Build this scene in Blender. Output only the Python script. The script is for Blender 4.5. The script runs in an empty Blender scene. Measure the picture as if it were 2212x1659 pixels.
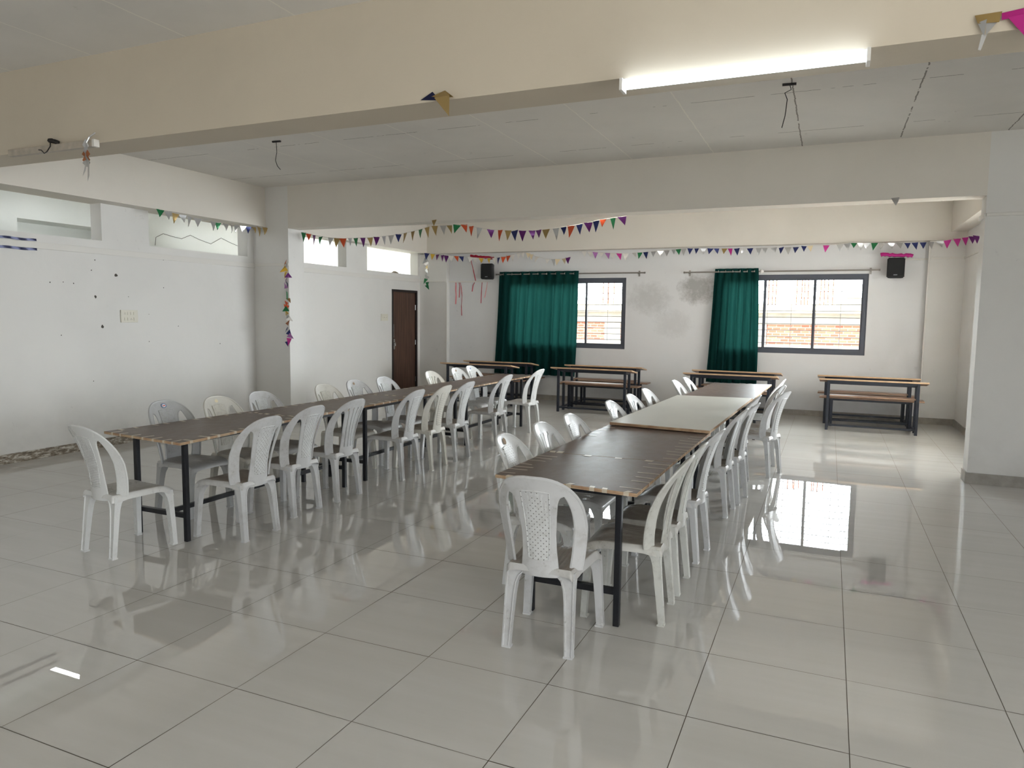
import bpy, bmesh, math, random
from mathutils import Vector, Matrix
random.seed(7)
PI = math.pi
sc = bpy.context.scene
COL = sc.collection

# ------------------------------------------------------------------ helpers
def obj(name, bm, mat, parent=None, smooth=None):
    me = bpy.data.meshes.new(name)
    bmesh.ops.recalc_face_normals(bm, faces=bm.faces)
    bm.to_mesh(me); bm.free()
    for m in (mat if isinstance(mat, (list, tuple)) else [mat]):
        me.materials.append(m)
    if smooth is not None:
        for p in me.polygons: p.use_smooth = True
        me.set_sharp_from_angle(angle=math.radians(smooth))
    o = bpy.data.objects.new(name, me); COL.objects.link(o)
    if parent: o.parent = parent
    return o

def tag(o, label=None, cat=None, group=None, kind=None):
    if label: o['label'] = label
    if cat: o['category'] = cat
    if group: o['group'] = group
    if kind: o['kind'] = kind
    return o

def thing(name, label, cat, loc=(0, 0, 0), rz=0, group=None):
    o = bpy.data.objects.new(name, None); COL.objects.link(o)
    o.location = loc; o.rotation_euler = (0, 0, rz); o.empty_display_size = .1
    return tag(o, label, cat, group)

def struct(name, bm, mat, parent=None, smooth=None, label=None, cat=None):
    o = obj(name, bm, mat, parent, smooth)
    if not parent: tag(o, label, cat, None, 'structure')
    return o

def copy_thing(root, loc, rz, label=None, group=None):
    r = root.copy(); COL.objects.link(r); r.location = loc; r.rotation_euler = (0, 0, rz)
    if label: r['label'] = label
    if group: r['group'] = group
    for ch in list(root.children):
        c = ch.copy(); COL.objects.link(c); c.parent = r
        for g in list(ch.children):
            d = g.copy(); COL.objects.link(d); d.parent = c
    return r

def B(): return bmesh.new()

def box(bm, x0, x1, y0, y1, z0, z1, mi=0):
    v = [bm.verts.new(p) for p in ((x0,y0,z0),(x1,y0,z0),(x1,y1,z0),(x0,y1,z0),(x0,y0,z1),(x1,y0,z1),(x1,y1,z1),(x0,y1,z1))]
    fs = []
    for q in ((0,3,2,1),(4,5,6,7),(0,1,5,4),(1,2,6,5),(2,3,7,6),(3,0,4,7)):
        f = bm.faces.new([v[i] for i in q]); f.material_index = mi; fs.append(f)
    return fs

def bbox(bm, x0, x1, y0, y1, z0, z1, r=.004, mi=0):
    fs = box(bm, x0, x1, y0, y1, z0, z1, mi)
    es = list({e for f in fs for e in f.edges})
    bmesh.ops.bevel(bm, geom=es, offset=r, segments=2, affect='EDGES', profile=.5)
    return bm

def tube(bm, pts, r, n=8, closed=False, cap=True, mi=0):
    pts = [Vector(p) for p in pts]; N = len(pts); rings = []
    prev = None
    for i, p in enumerate(pts):
        if closed: d = pts[(i+1) % N] - pts[i-1]
        else: d = pts[min(i+1, N-1)] - pts[max(i-1, 0)]
        if d.length < 1e-9: d = Vector((0,0,1))
        d.normalize()
        if prev is None:
            a = Vector((0,0,1)) if abs(d.z) < .9 else Vector((1,0,0))
            u = d.cross(a).normalized()
        else:
            u = (prev - d*prev.dot(d))
            u = u.normalized() if u.length > 1e-6 else d.orthogonal().normalized()
        prev = u; w = d.cross(u)
        rr = r[i] if isinstance(r, (list, tuple)) else r
        rings.append([bm.verts.new(p + (u*math.cos(2*PI*k/n) + w*math.sin(2*PI*k/n))*rr) for k in range(n)])
    M = N if closed else N-1
    for i in range(M):
        a, b = rings[i], rings[(i+1) % N]
        for k in range(n):
            f = bm.faces.new((a[k], a[(k+1) % n], b[(k+1) % n], b[k])); f.material_index = mi
    if cap and not closed:
        bm.faces.new(rings[0][::-1]).material_index = mi; bm.faces.new(rings[-1]).material_index = mi
    return bm

def bar(bm, p, q, w, h=None, mi=0):
    """square-section bar from p to q"""
    p = Vector(p); q = Vector(q); h = h or w; d = (q-p).normalized()
    a = Vector((0,0,1)) if abs(d.z) < .9 else Vector((0,1,0))
    u = d.cross(a).normalized(); v = u.cross(d)
    vs = []
    for c in (p, q):
        for s, t in ((-1,-1),(1,-1),(1,1),(-1,1)):
            vs.append(bm.verts.new(c + u*s*w/2 + v*t*h/2))
    for qd in ((0,1,2,3),(7,6,5,4),(0,4,5,1),(1,5,6,2),(2,6,7,3),(3,7,4,0)):
        bm.faces.new([vs[i] for i in qd]).material_index = mi
    return bm

def grid(bm, P, nu, nv, skip=None):
    """P(i,j)->point ; quads"""
    V = [[bm.verts.new(P(i, j)) for j in range(nv+1)] for i in range(nu+1)]
    fs = []
    for i in range(nu):
        for j in range(nv):
            if skip and skip(i, j): continue
            fs.append(bm.faces.new((V[i][j], V[i+1][j], V[i+1][j+1], V[i][j+1])))
    return V, fs

def lerp(a, b, t): return a + (b-a)*t
def table(x, xs, ys):
    if x <= xs[0]: return ys[0]
    for i in range(len(xs)-1):
        if x <= xs[i+1]: return lerp(ys[i], ys[i+1], (x-xs[i])/(xs[i+1]-xs[i]))
    return ys[-1]

# ------------------------------------------------------------------ materials
def srgb(r, g, b):
    f = lambda c: (c/255/12.92) if c/255 <= .04045 else ((c/255+.055)/1.055)**2.4
    return (f(r), f(g), f(b), 1)

class NT:
    def __init__(s, name):
        s.m = bpy.data.materials.new(name); s.m.use_nodes = True
        s.t = s.m.node_tree; s.t.nodes.clear()
        s.out = s.t.nodes.new('ShaderNodeOutputMaterial')
    def n(s, typ, **kw):
        o = s.t.nodes.new('ShaderNode'+typ)
        for k, v in kw.items():
            if k in o.inputs.keys(): s.set(o, k, v)
            else: setattr(o, k, v)
        return o
    def set(s, node, k, v):
        i = node.inputs[k]
        if hasattr(v, 'is_linked') or hasattr(v, 'links'): s.t.links.new(v, i)
        else: i.default_value = v
    def math(s, op, a, b=None, c=None):
        o = s.t.nodes.new('ShaderNodeMath'); o.operation = op
        for i, v in enumerate((a, b, c)):
            if v is None: continue
            if hasattr(v, 'links'): s.t.links.new(v, o.inputs[i])
            else: o.inputs[i].default_value = v
        return o.outputs[0]
    def coords(s, kind='Object', scale=None):
        c = s.n('TexCoord').outputs[kind]
        if scale:
            mp = s.n('Mapping'); s.t.links.new(c, mp.inputs['Vector']); mp.inputs['Scale'].default_value = scale
            c = mp.outputs[0]
        return c
    def noise(s, vec, scale, detail=3, rough=.55):
        o = s.t.nodes.new('ShaderNodeTexNoise'); s.t.links.new(vec, o.inputs['Vector'])
        o.inputs['Scale'].default_value = scale; o.inputs['Detail'].default_value = detail; o.inputs['Roughness'].default_value = rough
        return o.outputs[0]
    def ramp(s, fac, stops):
        o = s.t.nodes.new('ShaderNodeValToRGB'); s.t.links.new(fac, o.inputs[0])
        e = o.color_ramp.elements
        while len(e) < len(stops): e.new(.5)
        for k, (p, c) in enumerate(stops):
            e[k].position = p; e[k].color = c if len(c) == 4 else (*c, 1)
        return o.outputs[0]
    def mix(s, fac, a, b, mode='MIX'):
        o = s.t.nodes.new('ShaderNodeMix'); o.data_type = 'RGBA'; o.blend_type = mode
        for i, v in ((0, fac), (6, a), (7, b)):
            if hasattr(v, 'links'): s.t.links.new(v, o.inputs[i])
            else: o.inputs[i].default_value = v
        return o.outputs[2]
    def bump(s, h, strength=.3, dist=.01):
        o = s.n('Bump'); o.inputs['Strength'].default_value = strength; o.inputs['Distance'].default_value = dist
        s.t.links.new(h, o.inputs['Height']); return o.outputs[0]
    def bsdf(s, col, rough=.5, metal=0, normal=None, ior=1.45, spec=.5, **kw):
        o = s.n('BsdfPrincipled')
        s.set(o, 'Base Color', col); s.set(o, 'Roughness', rough); s.set(o, 'Metallic', metal)
        o.inputs['IOR'].default_value = ior; o.inputs['Specular IOR Level'].default_value = spec
        if normal is not None: s.t.links.new(normal, o.inputs['Normal'])
        for k, v in kw.items(): s.set(o, k.replace('_', ' '), v)
        s.t.links.new(o.outputs[0], s.out.inputs[0]); return o
def plain(name, rgb, rough=.5, metal=0, var=0.0, vscale=8, spec=.5):
    N = NT(name); c = srgb(*rgb)
    if var:
        n = N.noise(N.coords(), vscale, 4)
        d = tuple(x*(1-var) for x in c[:3]) + (1,)
        l = tuple(min(1, x*(1+var)) for x in c[:3]) + (1,)
        N.bsdf(N.ramp(n, [(.3, d), (.7, l)]), rough, metal, spec=spec)
    else: N.bsdf(c, rough, metal, spec=spec)
    return N.m

def wall_paint(name, rgb, stain=.5, mould=None):
    N = NT(name); v = N.coords(); c = srgb(*rgb)
    n1 = N.noise(v, .9, 5, .6); n2 = N.noise(v, 14, 4, .65)
    col = N.mix(N.ramp(n1, [(.45, (0,0,0,1)), (.75, (1,1,1,1))]), c, tuple(x*.93 for x in c[:3]) + (1,))
    sp = N.ramp(N.math('MULTIPLY', n2, N.math('ADD', n1, .35)), [(.62, (0,0,0,1)), (.72, (1,1,1,1))])
    col = N.mix(N.math('MULTIPLY', sp, stain*.35), col, srgb(120, 115, 106))
    # scuffed band near the floor
    sep = N.n('SeparateXYZ'); N.t.links.new(v, sep.inputs[0])
    low = N.math('MULTIPLY', N.ramp(sep.outputs[2], [(.12, (1,1,1,1)), (.55, (0,0,0,1))]), N.ramp(n1, [(.5, (0,0,0,1)), (.75, (1,1,1,1))]))
    col = N.mix(N.math('MULTIPLY', low, .35), col, srgb(140, 132, 120))
    if mould:      # grey mildew blotches on the plaster between the windows
        for (cx, cz, rx, rz, k) in mould:
            a = N.math('DIVIDE', N.math('SUBTRACT', sep.outputs[0], cx), rx); q = N.math('DIVIDE', N.math('SUBTRACT', sep.outputs[2], cz), rz)
            d = N.math('SUBTRACT', 1, N.math('ADD', N.math('MULTIPLY', a, a), N.math('MULTIPLY', q, q)))
            mk = N.math('MULTIPLY', N.ramp(N.math('MULTIPLY_ADD', d, .5, N.noise(v, 7, 6, .75)), [(.55, (0,0,0,1)), (.95, (1,1,1,1))]), k)
            mk = N.math('MULTIPLY', mk, N.math('GREATER_THAN', d, 0))
            col = N.mix(mk, col, srgb(112, 108, 100))
    N.bsdf(col, .62, normal=N.bump(N.math('ADD', n1, N.math('MULTIPLY', n2, .25)), .25, .02), spec=.35)
    return N.m

M = {}
M['wall'] = wall_paint('wall_paint', (225, 223, 219))
M['wall_far'] = wall_paint('stained_wall_paint', (226, 226, 226), .5, [(1.30, 2.12, .38, .32, .6), (.45, 1.95, .45, .35, .25), (.9, 1.5, .4, .3, .15)])
M['beam'] = wall_paint('beam_paint', (223, 217, 207), .2)
M['beam_warm_lit'] = wall_paint('warm_lit_beam_paint', (204, 193, 175), .2)  # warm light from behind is put into the front beam's colour
M['lobby'] = wall_paint('lobby_paint', (230, 232, 228), .2)

def ceiling_mat():
    N = NT('ceiling_plaster'); v = N.coords(); c = srgb(226, 222, 216)
    n1 = N.noise(v, .8, 5, .6); n2 = N.noise(v, 9, 5, .7); n3 = N.noise(v, 3, 3, .6)
    sep = N.n('SeparateXYZ'); N.t.links.new(v, sep.inputs[0]); X, Y = sep.outputs[0], sep.outputs[1]
    wob = N.math('MULTIPLY', N.math('SUBTRACT', n2, .5), .03)
    def line(co, off, per, w):
        f = N.math('FRACT', N.math('DIVIDE', N.math('SUBTRACT', N.math('ADD', co, wob), off - per/2), per))
        d = N.math('MULTIPLY', N.math('ABSOLUTE', N.math('SUBTRACT', f, .5)), per)
        return N.math('LESS_THAN', d, w)
    lx = line(X, .385, .905, .0055); ly = line(Y, 4.10, 1.30, .0045)
    gate = N.math('GREATER_THAN', n3, .50)
    ly = N.math('MULTIPLY', ly, gate)
    right = N.math('GREATER_THAN', X, 2.8)
    lxd = N.math('MULTIPLY', lx, N.math('MULTIPLY', right, N.math('GREATER_THAN', n3, .42)))
    lxw = N.math('MULTIPLY', lx, N.math('SUBTRACT', 1, right))
    col = N.mix(N.ramp(n1, [(.4, (0,0,0,1)), (.75, (1,1,1,1))]), c, tuple(x*.9 for x in c[:3]) + (1,))
    sp = N.math('MULTIPLY', N.ramp(n2, [(.66, (0,0,0,1)), (.72, (1,1,1,1))]), N.ramp(n1, [(.5, (0,0,0,1)), (.62, (1,1,1,1))]))
    col = N.mix(N.math('MULTIPLY', sp, .5), col, srgb(110, 102, 92))
    col = N.mix(N.math('MULTIPLY', N.math('MAXIMUM', ly, lxd), .75), col, srgb(96, 88, 78))
    col = N.mix(N.math('MULTIPLY', lxw, .8), col, srgb(240, 236, 226))
    h = N.math('ADD', N.math('MULTIPLY', n2, .3), N.math('SUBTRACT', lxw, N.math('MAXIMUM', ly, lxd)))
    N.bsdf(col, .8, normal=N.bump(h, .4, .01), spec=.25)
    return N.m
M['ceiling'] = ceiling_mat()

def floor_mat():
    N = NT('polished_floor_tile'); v = N.coords(); vs = N.coords('Object', (.45, 5.0, 1))
    g = N.n('NewGeometry'); rnd = g.outputs['Random Per Island']
    n1 = N.noise(vs, 1.6, 5, .6); n2 = N.noise(v, .7, 3)
    base = N.ramp(n1, [(.3, srgb(204, 202, 197)), (.7, srgb(211, 209, 205))])
    base = N.mix(N.math('MULTIPLY', rnd, .2), base, srgb(193, 190, 184))
    dirt = N.ramp(N.noise(v, 5, 6, .75), [(.70, (0,0,0,1)), (.76, (1,1,1,1))])
    base = N.mix(N.math('MULTIPLY', dirt, .25), base, srgb(140, 128, 110))
    rough = N.math('MULTIPLY_ADD', N.ramp(n1, [(.35, (0,0,0,1)), (.8, (1,1,1,1))]), .008, .003)
    N.bsdf(base, rough, ior=1.68)
    return N.m
M['tile'] = floor_mat()
M['grout'] = plain('floor_grout', (112, 102, 88), .8)
M['skirting'] = plain('skirting_tile', (150, 144, 135), .35, var=.18, vscale=10)

def worn_skirting():
    N = NT('worn_skirting_tile'); v = N.coords('Object', (1, 2.5, 9)); n = N.noise(v, 4.5, 6, .7)
    N.bsdf(N.ramp(n, [(.38, srgb(92, 82, 70)), (.5, srgb(140, 128, 112)), (.62, srgb(205, 200, 190))]), .55)
    return N.m
M['skirt_worn'] = worn_skirting()
M['black_steel'] = plain('black_painted_steel', (24, 25, 30), .38, var=.25, vscale=20)
M['desk_steel'] = plain('blue_black_desk_steel', (34, 38, 48), .38, var=.2, vscale=20)

def plastic(name, rgb, dirty=.5, rough=.3, dust=0):
    N = NT(name); v = N.coords(); c = srgb(*rgb)
    oi = N.n('ObjectInfo').outputs['Random']
    mp = N.n('Mapping'); N.t.links.new(v, mp.inputs['Vector'])
    cx = N.n('CombineXYZ'); N.t.links.new(N.math('MULTIPLY', oi, 17), cx.inputs[0]); N.t.links.new(cx.outputs[0], mp.inputs['Location'])
    n1 = N.noise(mp.outputs[0], 6, 5, .7); n2 = N.noise(mp.outputs[0], 45, 4, .7)
    col = N.mix(N.math('MULTIPLY', N.ramp(n1, [(.48, (0,0,0,1)), (.72, (1,1,1,1))]), dirty*.5), c, srgb(138, 132, 120))
    sp = N.math('MULTIPLY', N.ramp(n2, [(.60, (0,0,0,1)), (.68, (1,1,1,1))]), N.ramp(n1, [(.45, (0,0,0,1)), (.6, (1,1,1,1))]))
    col = N.mix(N.math('MULTIPLY', sp, dirty*.55), col, srgb(96, 88, 76))
    if dust:       # dust lying in the hollow of the seat
        nz = N.n('SeparateXYZ'); N.t.links.new(N.n('NewGeometry').outputs['Normal'], nz.inputs[0])
        up = N.ramp(nz.outputs[2], [(.75, (0,0,0,1)), (.95, (1,1,1,1))])
        col = N.mix(N.math('MULTIPLY', up, N.math('MULTIPLY_ADD', n1, .6, dust-.3)), col, srgb(128, 116, 103))
    N.bsdf(col, N.math('MULTIPLY_ADD', n1, .18, rough-.06), spec=.5)
    return N.m
PL = {'grey': plastic('grey_white_plastic', (197, 197, 197), .8),
      'cream': plastic('cream_plastic', (207, 204, 195), .45),
      'white': plastic('white_plastic', (216, 217, 216), .4, .24),
      'worn': plastic('worn_dirty_plastic', (200, 200, 194), 1.0, .36),
      'dull': plastic('dull_grey_plastic', (178, 179, 179), .45)}

def panel_mat(name, rgb, kind):
    """perforated / woven / ribbed panel of a chair back: small real holes in a raised sheet"""
    N = NT(name); v = N.coords(); c = srgb(*rgb)
    sep = N.n('SeparateXYZ'); N.t.links.new(v, sep.inputs[0]); X, Z = sep.outputs[0], sep.outputs[2]
    def cell(co, per, off=0):
        return N.math('SUBTRACT', N.math('FRACT', N.math('ADD', N.math('DIVIDE', co, per), off)), .5)
    def dots(p, r, ox, oz):
        a = cell(X, p, ox); b = cell(Z, p, oz)
        d = N.math('ADD', N.math('MULTIPLY', a, a), N.math('MULTIPLY', b, b))
        return N.math('LESS_THAN', d, r*r)
    n = N.noise(v, 30, 4, .7)
    if kind == 'dotted':
        h = N.math('MAXIMUM', dots(.027, .105, 0, 0), dots(.027, .105, .5, .5))
        hole = h; height = N.math('SUBTRACT', 1, h); bs = .2
    elif kind == 'woven':
        a = N.math('SINE', N.math('MULTIPLY', N.math('ADD', X, Z), 2*PI/.024)); b = N.math('SINE', N.math('MULTIPLY', N.math('SUBTRACT', X, Z), 2*PI/.024))
        height = N.math('MULTIPLY', a, b)
        hole = N.math('LESS_THAN', height, -.88); bs = .7
    else:
        a = cell(Z, .020); height = N.math('LESS_THAN', N.math('ABSOLUTE', a), .28)
        hole = N.math('MULTIPLY', N.math('SUBTRACT', 1, height), .35); bs = .5
    col = N.mix(N.math('MULTIPLY', N.ramp(n, [(.45, (0,0,0,1)), (.75, (1,1,1,1))]), .35), c, srgb(140, 134, 122))
    col = N.mix(N.math('MULTIPLY', hole, .8), col, srgb(70, 66, 60))
    N.bsdf(col, .35, normal=N.bump(height, bs, .003))
    return N.m
PLS = {'grey': plastic('dusty_grey_seat', (192, 191, 189), .8, .34, .75), 'cream': plastic('dusty_cream_seat', (204, 200, 190), .5, .32, .6), 'white': plastic('dusty_white_seat', (210, 210, 208), .4, .26, .35),
       'worn': plastic('dusty_worn_seat', (196, 194, 188), 1, .36, .7), 'dull': plastic('dusty_dull_seat', (176, 176, 175), .45, .3, .35)}
PANEL = {}
for k in ('dotted', 'woven', 'ribbed'):
    for nm, rgb in (('grey', (206, 207, 206)), ('cream', (210, 206, 195)), ('white', (218, 219, 218)), ('dull', (182, 183, 183)), ('worn', (204, 203, 196))):
        PANEL[k, nm] = panel_mat(k+'_panel_'+nm, rgb, k)

def board_mat(name, rgb, rough, creases=True):
    N = NT(name); v = N.coords('Object', (1.5, 1, 1)); c = srgb(*rgb)
    n1 = N.noise(v, 2.2, 5, .6); n2 = N.noise(v, 9, 5, .7)
    col = N.mix(N.ramp(n1, [(.35, (0,0,0,1)), (.7, (1,1,1,1))]), c, tuple(min(1, x*(1.2 if creases else 1.05)) for x in c[:3]) + (1,))
    col = N.mix(N.math('MULTIPLY', N.ramp(n2, [(.64, (0,0,0,1)), (.74, (1,1,1,1))]), .3), col, tuple(min(1, x*1.6) for x in c[:3]) + (1,))
    N.bsdf(col, N.math('MULTIPLY_ADD', n2, .22, rough), normal=N.bump(N.math('ADD', n1, N.math('MULTIPLY', n2, .12)), .25 if creases else .08, .012), spec=.38)
    return N.m
M['brown_board'] = board_mat('brown_film_faced_board', (103, 87, 79), .30)
M['white_board'] = board_mat('scuffed_white_board', (226, 225, 217), .34, False)
def ply_edge():
    N = NT('plywood_edge'); v = N.coords('Object', (2, 2, 220)); n = N.noise(v, 1.0, 2); n2 = N.noise(N.coords(), 12, 3)
    N.bsdf(N.mix(N.ramp(n2, [(.4, (0,0,0,1)), (.7, (1,1,1,1))]), N.ramp(n, [(.35, srgb(158, 128, 100)), (.65, srgb(210, 184, 150))]), srgb(164, 126, 98)), .6)
    return N.m
M['ply'] = ply_edge()
M['tape'] = plain('cream_packing_tape', (205, 192, 172), .35, var=.08, vscale=30)
def desk_wood():
    N = NT('desk_top_laminate'); v = N.coords('Object', (1.2, 18, 18)); n = N.noise(v, 1.5, 4)
    N.bsdf(N.ramp(n, [(.35, srgb(132, 100, 80)), (.65, srgb(176, 142, 116))]), .32)
    return N.m
M['desk_wood'] = desk_wood()
M['desk_edge'] = plain('pale_desk_edge', (196, 164, 130), .4, var=.12, vscale=14)
def door_wood():
    N = NT('dark_door_laminate'); v = N.coords('Object', (14, 14, .7)); n = N.noise(v, 2.5, 5)
    N.bsdf(N.ramp(n, [(.3, srgb(58, 38, 30)), (.55, srgb(84, 58, 45)), (.75, srgb(104, 76, 60))]), .42)
    return N.m
M['door'] = door_wood()
M['door_frame'] = plain('black_door_frame', (34, 26, 24), .45)
M['steel'] = plain('bright_steel', (190, 190, 188), .25, 1)
M['rod'] = plain('curtain_rod_steel', (150, 146, 140), .35, .8)
M['alu'] = plain('dark_window_aluminium', (84, 88, 98), .4)  # lightened to carry the bloom around the bright panes
M['grille'] = plain('window_grille_steel', (92, 84, 82), .5)
M['black_plastic'] = plain('black_speaker_plastic', (28, 28, 31), .5)
M['mesh_grille'] = plain('speaker_mesh', (18, 18, 20), .65)
M['badge'] = plain('silver_badge', (170, 172, 176), .3, .8)
M['switch'] = plain('ivory_switch_plate', (218, 214, 200), .4)
M['switch_dark'] = plain('switch_gap', (120, 112, 98), .5)
M['conduit'] = plain('painted_conduit', (222, 219, 213), .5)
M['wire'] = plain('black_wire', (38, 34, 32), .5)
M['fixture'] = plain('dusty_lamp_body', (176, 166, 152), .5, var=.15, vscale=18)
M['fixture_cap'] = plain('white_lamp_cap', (225, 222, 216), .4)
M['string'] = plain('white_string', (205, 200, 192), .7)
M['ribbon'] = plain('red_ribbon', (176, 60, 72), .35)
M['pink_ribbon'] = plain('pink_ribbon', (226, 128, 134), .3)
M['magenta_foil'] = plain('magenta_foil_tape', (186, 40, 132), .28, .35)
M['red_foil'] = plain('red_foil_tape', (176, 28, 58), .28, .35)
M['navy_foil'] = plain('navy_foil', (26, 30, 66), .3, .3)
M['plug'] = plain('dark_wall_plug', (74, 68, 60), .6)
M['rebar'] = plain('rusty_rebar', (150, 84, 62), .8)
FL = {'G': ('green_foil', (34, 116, 70), .3), 'O': ('orange_foil', (206, 84, 44), .3), 'P': ('purple_foil', (98, 36, 108), .3), 'S': ('silver_foil', (190, 190, 190), .75),
      'D': ('gold_foil', (168, 142, 92), .55), 'N': ('blue_foil', (40, 50, 104), .3), 'Y': ('yellow_foil', (212, 172, 62), .3), 'W': ('white_foil', (226, 222, 216), .2),
      'C': ('cream_foil', (224, 206, 172), .2), 'K': ('pale_violet_foil', (178, 120, 182), .25), 'M': ('magenta_foil', (190, 50, 140), .3), 'B': ('copper_foil', (170, 110, 76), .6)}
for k, (n, c, mt) in FL.items(): FL[k] = plain(n, c, .28, mt)

def glass_mat():
    N = NT('window_glass'); t = N.n('BsdfTransparent'); g = N.n('BsdfGlossy'); g.inputs['Roughness'].default_value = .02
    f = N.n('Fresnel'); f.inputs['IOR'].default_value = 1.35
    m = N.n('MixShader'); N.t.links.new(f.outputs[0], m.inputs[0]); N.t.links.new(t.outputs[0], m.inputs[1]); N.t.links.new(g.outputs[0], m.inputs[2])
    t.inputs['Color'].default_value = (.95, .97, .97, 1)
    N.t.links.new(m.outputs[0], N.out.inputs[0]); return N.m
M['glass'] = glass_mat()
def curtain_mat():
    N = NT('teal_curtain_cloth'); v = N.coords('Object', (30, 30, 2)); n = N.noise(v, 5, 3)
    c = N.ramp(n, [(.3, srgb(22, 62, 60)), (.7, srgb(28, 72, 69))])
    d = N.n('BsdfDiffuse'); t = N.n('BsdfTranslucent'); N.t.links.new(c, d.inputs[0])
    t.inputs[0].default_value = srgb(20, 56, 51)
    m = N.n('MixShader'); m.inputs[0].default_value = .42
    N.t.links.new(d.outputs[0], m.inputs[1]); N.t.links.new(t.outputs[0], m.inputs[2]); N.t.links.new(m.outputs[0], N.out.inputs[0])
    return N.m
M['curtain'] = curtain_mat()
def emit(name, col, s):
    N = NT(name); e = N.n('Emission'); e.inputs[0].default_value = col; e.inputs[1].default_value = s
    N.t.links.new(e.outputs[0], N.out.inputs[0]); return N.m
M['led'] = emit('led_tube_glow', (.78, .90, 1, 1), 5)
M['soft_led'] = emit('soft_tube_glow', (.95, .98, 1, 1), 24)
M['fill_tube'] = emit('fill_tube_glow', (1, .97, .91, 1), 34)
def brick_mat():
    N = NT('red_brick_infill'); sep = N.n('SeparateXYZ'); N.t.links.new(N.coords(), sep.inputs[0])
    cb = N.n('CombineXYZ'); N.t.links.new(sep.outputs[0], cb.inputs[0]); N.t.links.new(sep.outputs[2], cb.inputs[1])
    b = N.n('TexBrick'); N.t.links.new(cb.outputs[0], b.inputs['Vector'])
    b.inputs['Color1'].default_value = srgb(150, 80, 62); b.inputs['Color2'].default_value = srgb(172, 112, 92); b.inputs['Mortar'].default_value = srgb(140, 132, 124)
    b.inputs['Scale'].default_value = 1; b.inputs['Brick Width'].default_value = .24; b.inputs['Row Height'].default_value = .09; b.inputs['Mortar Size'].default_value = .012
    N.bsdf(b.outputs[0], .9); return N.m
M['brick'] = brick_mat()
M['concrete'] = plain('raw_concrete', (140, 137, 130), .9, var=.14, vscale=3)
M['slab'] = plain('pale_slab_edge', (176, 168, 146), .9, var=.1, vscale=3)
M['ground'] = plain('sandy_ground', (196, 178, 150), .95, var=.1, vscale=.6)
M['terrace'] = plain('terrace_paving', (200, 192, 178), .8, var=.08, vscale=2)

# ------------------------------------------------------------------ room shell
CZ = 3.41                       # ceiling height
XL, XL2, XR, XR2 = -4.36, -4.26, 9.0, 5.28
YB, Y1a, Y1b, Y2a, Y2b, YF = -6.0, 1.41, 1.71, 6.055, 6.30, 10.72

# floor: every 0.6 m tile its own sheet, laid a hair out of level, over the grout bed
b = B()
for i in range(-8, 16):
    for j in range(-11, 19):
        x0, x1, y0, y1 = i*.6, i*.6+.6, j*.6, j*.6+.6
        if x0 < XL-.5 or y0 > YF+.3: continue
        g = .0016
        z = [random.uniform(-.00035, .00035) for _ in range(3)]
        z.append(z[0]+z[2]-z[1])
        ps = ((x0+g, y0+g), (x1-g, y0+g), (x1-g, y1-g), (x0+g, y1-g))
        bm_v = [b.verts.new((p[0], p[1], zz)) for p, zz in zip(ps, z)]
        b.faces.new(bm_v)
floor = struct('floor', b, M['tile'])
b = B(); box(b, -4.9, 9.6, -6.6, 11.4, -.08, -.0025); struct('grout_bed', b, M['grout'], floor)

b = B(); box(b, XL-.2, XR+.2, YB-.2, YF+.25, CZ, CZ+.15); struct('ceiling', b, M['ceiling'])

def wall_with_holes(bm, ax, a0, a1, z0, z1, t0, t1, holes):
    """wall along axis ax ('x'|'y') from a0..a1, thickness t0..t1, holes (u0,u1,z0,z1)"""
    us = sorted({a0, a1, *[h[0] for h in holes], *[h[1] for h in holes]}); zs = sorted({z0, z1, *[h[2] for h in holes], *[h[3] for h in holes]})
    for i in range(len(us)-1):
        for j in range(len(zs)-1):
            cu, cz = (us[i]+us[i+1])/2, (zs[j]+zs[j+1])/2
            if any(h[0] < cu < h[1] and h[2] < cz < h[3] for h in holes): continue
            if ax == 'x': box(bm, us[i], us[i+1], t0, t1, zs[j], zs[j+1])
            else: box(bm, t0, t1, us[i], us[i+1], zs[j], zs[j+1])
    bmesh.ops.remove_doubles(bm, verts=bm.verts, dist=1e-5)
    seen = {}
    for f in list(bm.faces):
        k = tuple(round(c, 4) for c in f.calc_center_median())
        seen.setdefault(k, []).append(f)
    bmesh.ops.delete(bm, geom=[f for fs in seen.values() if len(fs) > 1 for f in fs], context='FACES')
    return bm

OPN = [(-1.2, 1.1, 2.42, 2.85), (1.85, 3.63, 2.42, 2.85), (4.27, 5.93, 2.42, 2.85)]
b = B(); wall_with_holes(b, 'y', YB, Y2a, 0, 2.85, XL-.18, XL, OPN); struct('wall_left', b, M['wall'])
b = B(); box(b, XL-.18, -4.12, YB, Y2a, 2.85, CZ); struct('beam_left', b, M['beam'])
DOOR = (9.56, 10.49, 0, 2.09)
b = B(); wall_with_holes(b, 'y', Y2b+.09, YF, 0, 2.84, XL2-.18, XL2, [(6.75, 8.15, 2.41, 2.84), (8.76, 10.52, 2.40, 2.84), DOOR]); struct('wall_left_alcove', b, M['wall'])
b = B(); box(b, XL2-.18, -4.05, Y2b+.09, YF, 2.84, CZ); struct('beam_left_alcove', b, M['beam'])
b = B(); box(b, XL-.18, -3.714, Y2a, Y2b+.09, 0, CZ); struct('column_left', b, M['wall'])
W1 = (-2.30, .02, 1.02, 2.325); W2 = (1.70, 3.99, 1.035, 2.35)
b = B(); wall_with_holes(b, 'x', XL2-.18, XR2+.2, 0, CZ, YF, YF+.2, [W1, W2]); struct('wall_far', b, M['wall_far'])
b = B(); box(b, -4.05, XR2, 10.52, YF, 2.83, CZ); struct('beam_far', b, M['beam'])
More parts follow.
